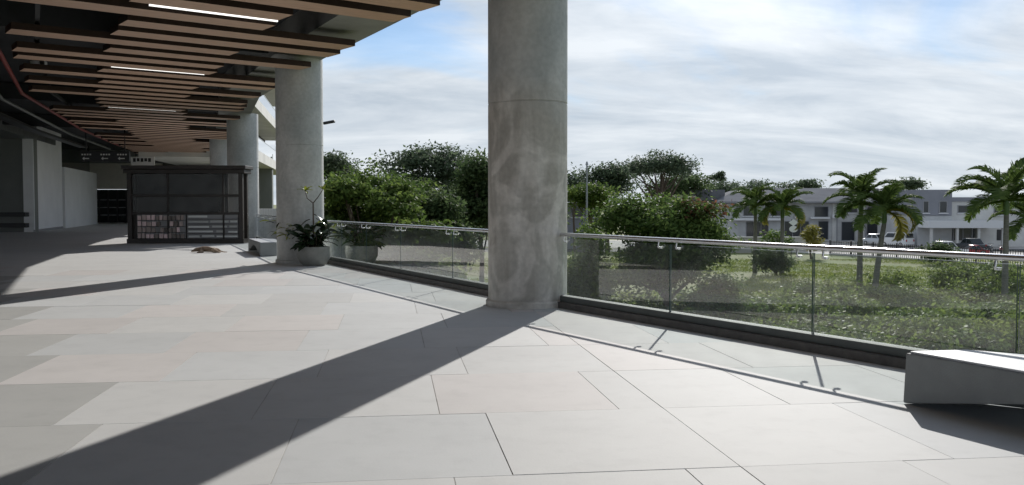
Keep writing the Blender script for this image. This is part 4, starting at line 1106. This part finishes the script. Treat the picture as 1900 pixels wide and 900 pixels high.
# ------------------------------------------------------------------ planters
def planter(px, py, r, h, label):
    p = on_z(px,py); p.y += r
    t = thing('planter', label, 'planter', (p.x,p.y,0), 0, 'planters by the column')
    prof = [(r*.62,0),(r*.82,h*.16),(r*.97,h*.42),(r,h*.68),(r*.98,h),(r*.86,h),(r*.84,h*.85)]
    o = MB().lathe(prof,(p.x,p.y,0),40).build('bowl','pot',t); smooth_by_angle(o,40)
    MB().lathe([(r*.85,h*.86),(r*.4,h*.90),(.01,h*.91)],(p.x,p.y,0),24,False).build('soil','soil',t)
    return p
pp = planter(576,494.5,.405,.46,'grey bowl planter with dark leaves in front of the round column')
pq = planter(556,489,.27,.42,'smaller grey planter half hidden behind the bowl planter')
def big_leaf(m, name='leaf'):
    k = MB(); n = 6
    cl = [(0,0,0)]; v = []; f = []
    for i in range(n+1):
        s = i/n; w = .5*math.sin(math.pi*min(1,s*.92+.04))**.8*.42; z = .10*math.sin(s*2.2)-.16*s*s
        v += [(s,-w,z+.05),(s,0,z),(s,w,z+.05)]
    for i in range(n):
        a = i*3; f += [(a,a+3,a+4,a+1),(a+1,a+4,a+5,a+2)]
    me = bpy.data.meshes.new(name); me.from_pydata(v,[],f); me.shade_smooth(); me.materials.append(M[m]); return me
rub, fer = big_leaf('rubber'), big_leaf('fern')
rp = thing('rubber_plant','glossy dark leaved plant filling the bowl planter','plant',(pp.x,pp.y,.40))
rd = random.Random(5)
k = MB(); stems = []
for i in range(10):
    a = rd.uniform(0,6.28); top = Vector((pp.x+math.cos(a)*rd.uniform(.1,.48),pp.y+math.sin(a)*.34,.40+rd.uniform(.22,.62)))
    b_ = Vector((pp.x+math.cos(a)*.08,pp.y+math.sin(a)*.08,.38)); k.tube([b_,(b_+top)/2+Vector((0,0,.05)),top],[.018,.014,.008],6); stems.append((b_,top))
k.build('stems','bark',rp)
for i in range(105):
    b_, top = rd.choice(stems); q = b_.lerp(top, rd.uniform(.15,1.0)); az = rd.uniform(0,6.28)
    o = bpy.data.objects.new('leaf',rub); col.objects.link(o); o.parent = rp; s = rd.uniform(.28,.46)
    o.location = q-rp.location; o.rotation_euler = (rd.uniform(-.5,.5),R(rd.uniform(-50,30)),az); o.scale = (s,s,s)
fp = thing('croton_plant','yellow green arching plant in the smaller planter','plant',(pq.x,pq.y,.36))
k = MB()
for i in range(34):
    az = rd.uniform(0,6.28); L = rd.uniform(.4,.9); el = rd.uniform(.5,1.25); st = Vector((pq.x,pq.y,.36)); 
    mid = st+Vector((math.cos(az)*L*.45*math.cos(el),math.sin(az)*L*.4*math.cos(el),L*math.sin(el)*.9)); end = st+Vector((math.cos(az)*L,math.sin(az)*L*.8,L*math.sin(el)*.75+.12))
    k.tube([st,mid,end],[.010,.008,.004],5)
    for j in range(5):
        q = mid.lerp(end,j/4)
        o = bpy.data.objects.new('leaf',fer if i%3 else rub); col.objects.link(o); o.parent = fp; s = rd.uniform(.14,.28)
        o.location = q-fp.location; o.rotation_euler = (rd.uniform(-.6,.6),R(rd.uniform(-20,40)),az+rd.uniform(-.9,.9)); o.scale = (s,s*.6,s)
k.build('stems','bark',fp)
# bare forked sapling
YP = pp.y
sp = thing('sapling','thin forked sapling with a few pale leaves rising from the bowl planter','plant',(pp.x,pp.y,.40))
j0, j1, jl, jr = at(582,440,YP), at(581,377,YP), at(566,354,YP), at(599,352,YP)
k = MB(); k.tube([(pp.x,pp.y,.38),j0,j1],[.022,.02,.016],7); k.tube([j1,at(570,368,YP),jl],[.014,.011,.008],6); k.tube([j1,at(590,366,YP),jr],[.014,.011,.008],6)
k.build('stem','bark',sp)
for base_, n in ((jl,9),(jr,4)):
    for i in range(n):
        o = bpy.data.objects.new('leaf',fer); col.objects.link(o); o.parent = sp; s = rd.uniform(.16,.26)
        o.location = base_-sp.location; o.rotation_euler = (rd.uniform(-.5,.5),R(rd.uniform(-45,25)),rd.uniform(0,6.28)); o.scale = (s,s*.8,s)

# ------------------------------------------------------------------ sleeping dog
pd = on_z(381,470)
def dog():
    me = bpy.data.meshes.new('dog'); V, E, Rd = [], [], []
    def ad(p, r, par=None):
        V.append(p); Rd.append(r); i = len(V)-1
        if par is not None: E.append((par,i))
        return i
    # lies on its right side, head to the left, legs towards the viewer
    pel = ad((.16,0,.10),(.105,.10)); wa = ad((.02,.01,.105),(.095,.095),pel); ch = ad((-.16,.02,.125),(.115,.12),wa); sh = ad((-.27,.02,.12),(.10,.10),ch)
    ne = ad((-.37,.0,.10),(.065,.065),sh); he = ad((-.46,-.03,.085),(.068,.062),ne); mu = ad((-.54,-.06,.06),(.042,.038),he); no = ad((-.60,-.08,.045),(.026,.024),mu)
    ea = ad((-.45,.02,.15),(.02,.028),he)
    rum = ad((.26,.01,.09),(.075,.075),pel); t1 = ad((.36,.0,.05),(.024,.024),rum); t2 = ad((.48,-.04,.025),(.018,.018),t1); t3 = ad((.60,-.05,.02),(.011,.011),t2)
    for o, zz in ((0,.06),(.05,.11)):
        k1 = ad((.12+o,-.15,zz),(.055,.05),pel); k2 = ad((.26+o,-.22,zz*.6),(.032,.03),k1); k3 = ad((.36+o,-.30,.03),(.026,.024),k2); ad((.42+o,-.36,.024),(.026,.02),k3)
    for o, zz in ((0,.06),(-.06,.10)):
        k1 = ad((-.22+o,-.13,zz),(.048,.045),sh); k2 = ad((-.14+o,-.24,zz*.6),(.03,.028),k1); k3 = ad((-.20+o,-.34,.028),(.024,.022),k2); ad((-.25+o,-.38,.022),(.024,.018),k3)
    me.from_pydata(V,E,[]); o = bpy.data.objects.new('dog',me); col.objects.link(o)
    md = o.modifiers.new('skin','SKIN')
    for v, r in zip(me.skin_vertices[0].data, Rd): v.radius = r
    me.skin_vertices[0].data[0].use_root = True
    o.modifiers.new('sub','SUBSURF').levels = 2; o.modifiers['sub'].render_levels = 2
    me.materials.append(M['dog'])
    o.location = (pd.x,pd.y+.42,0.0); o.scale = (.92,.92,.92)
    tag(o,'brown and tan dog lying asleep on the sunlit tiles','dog')
dog()
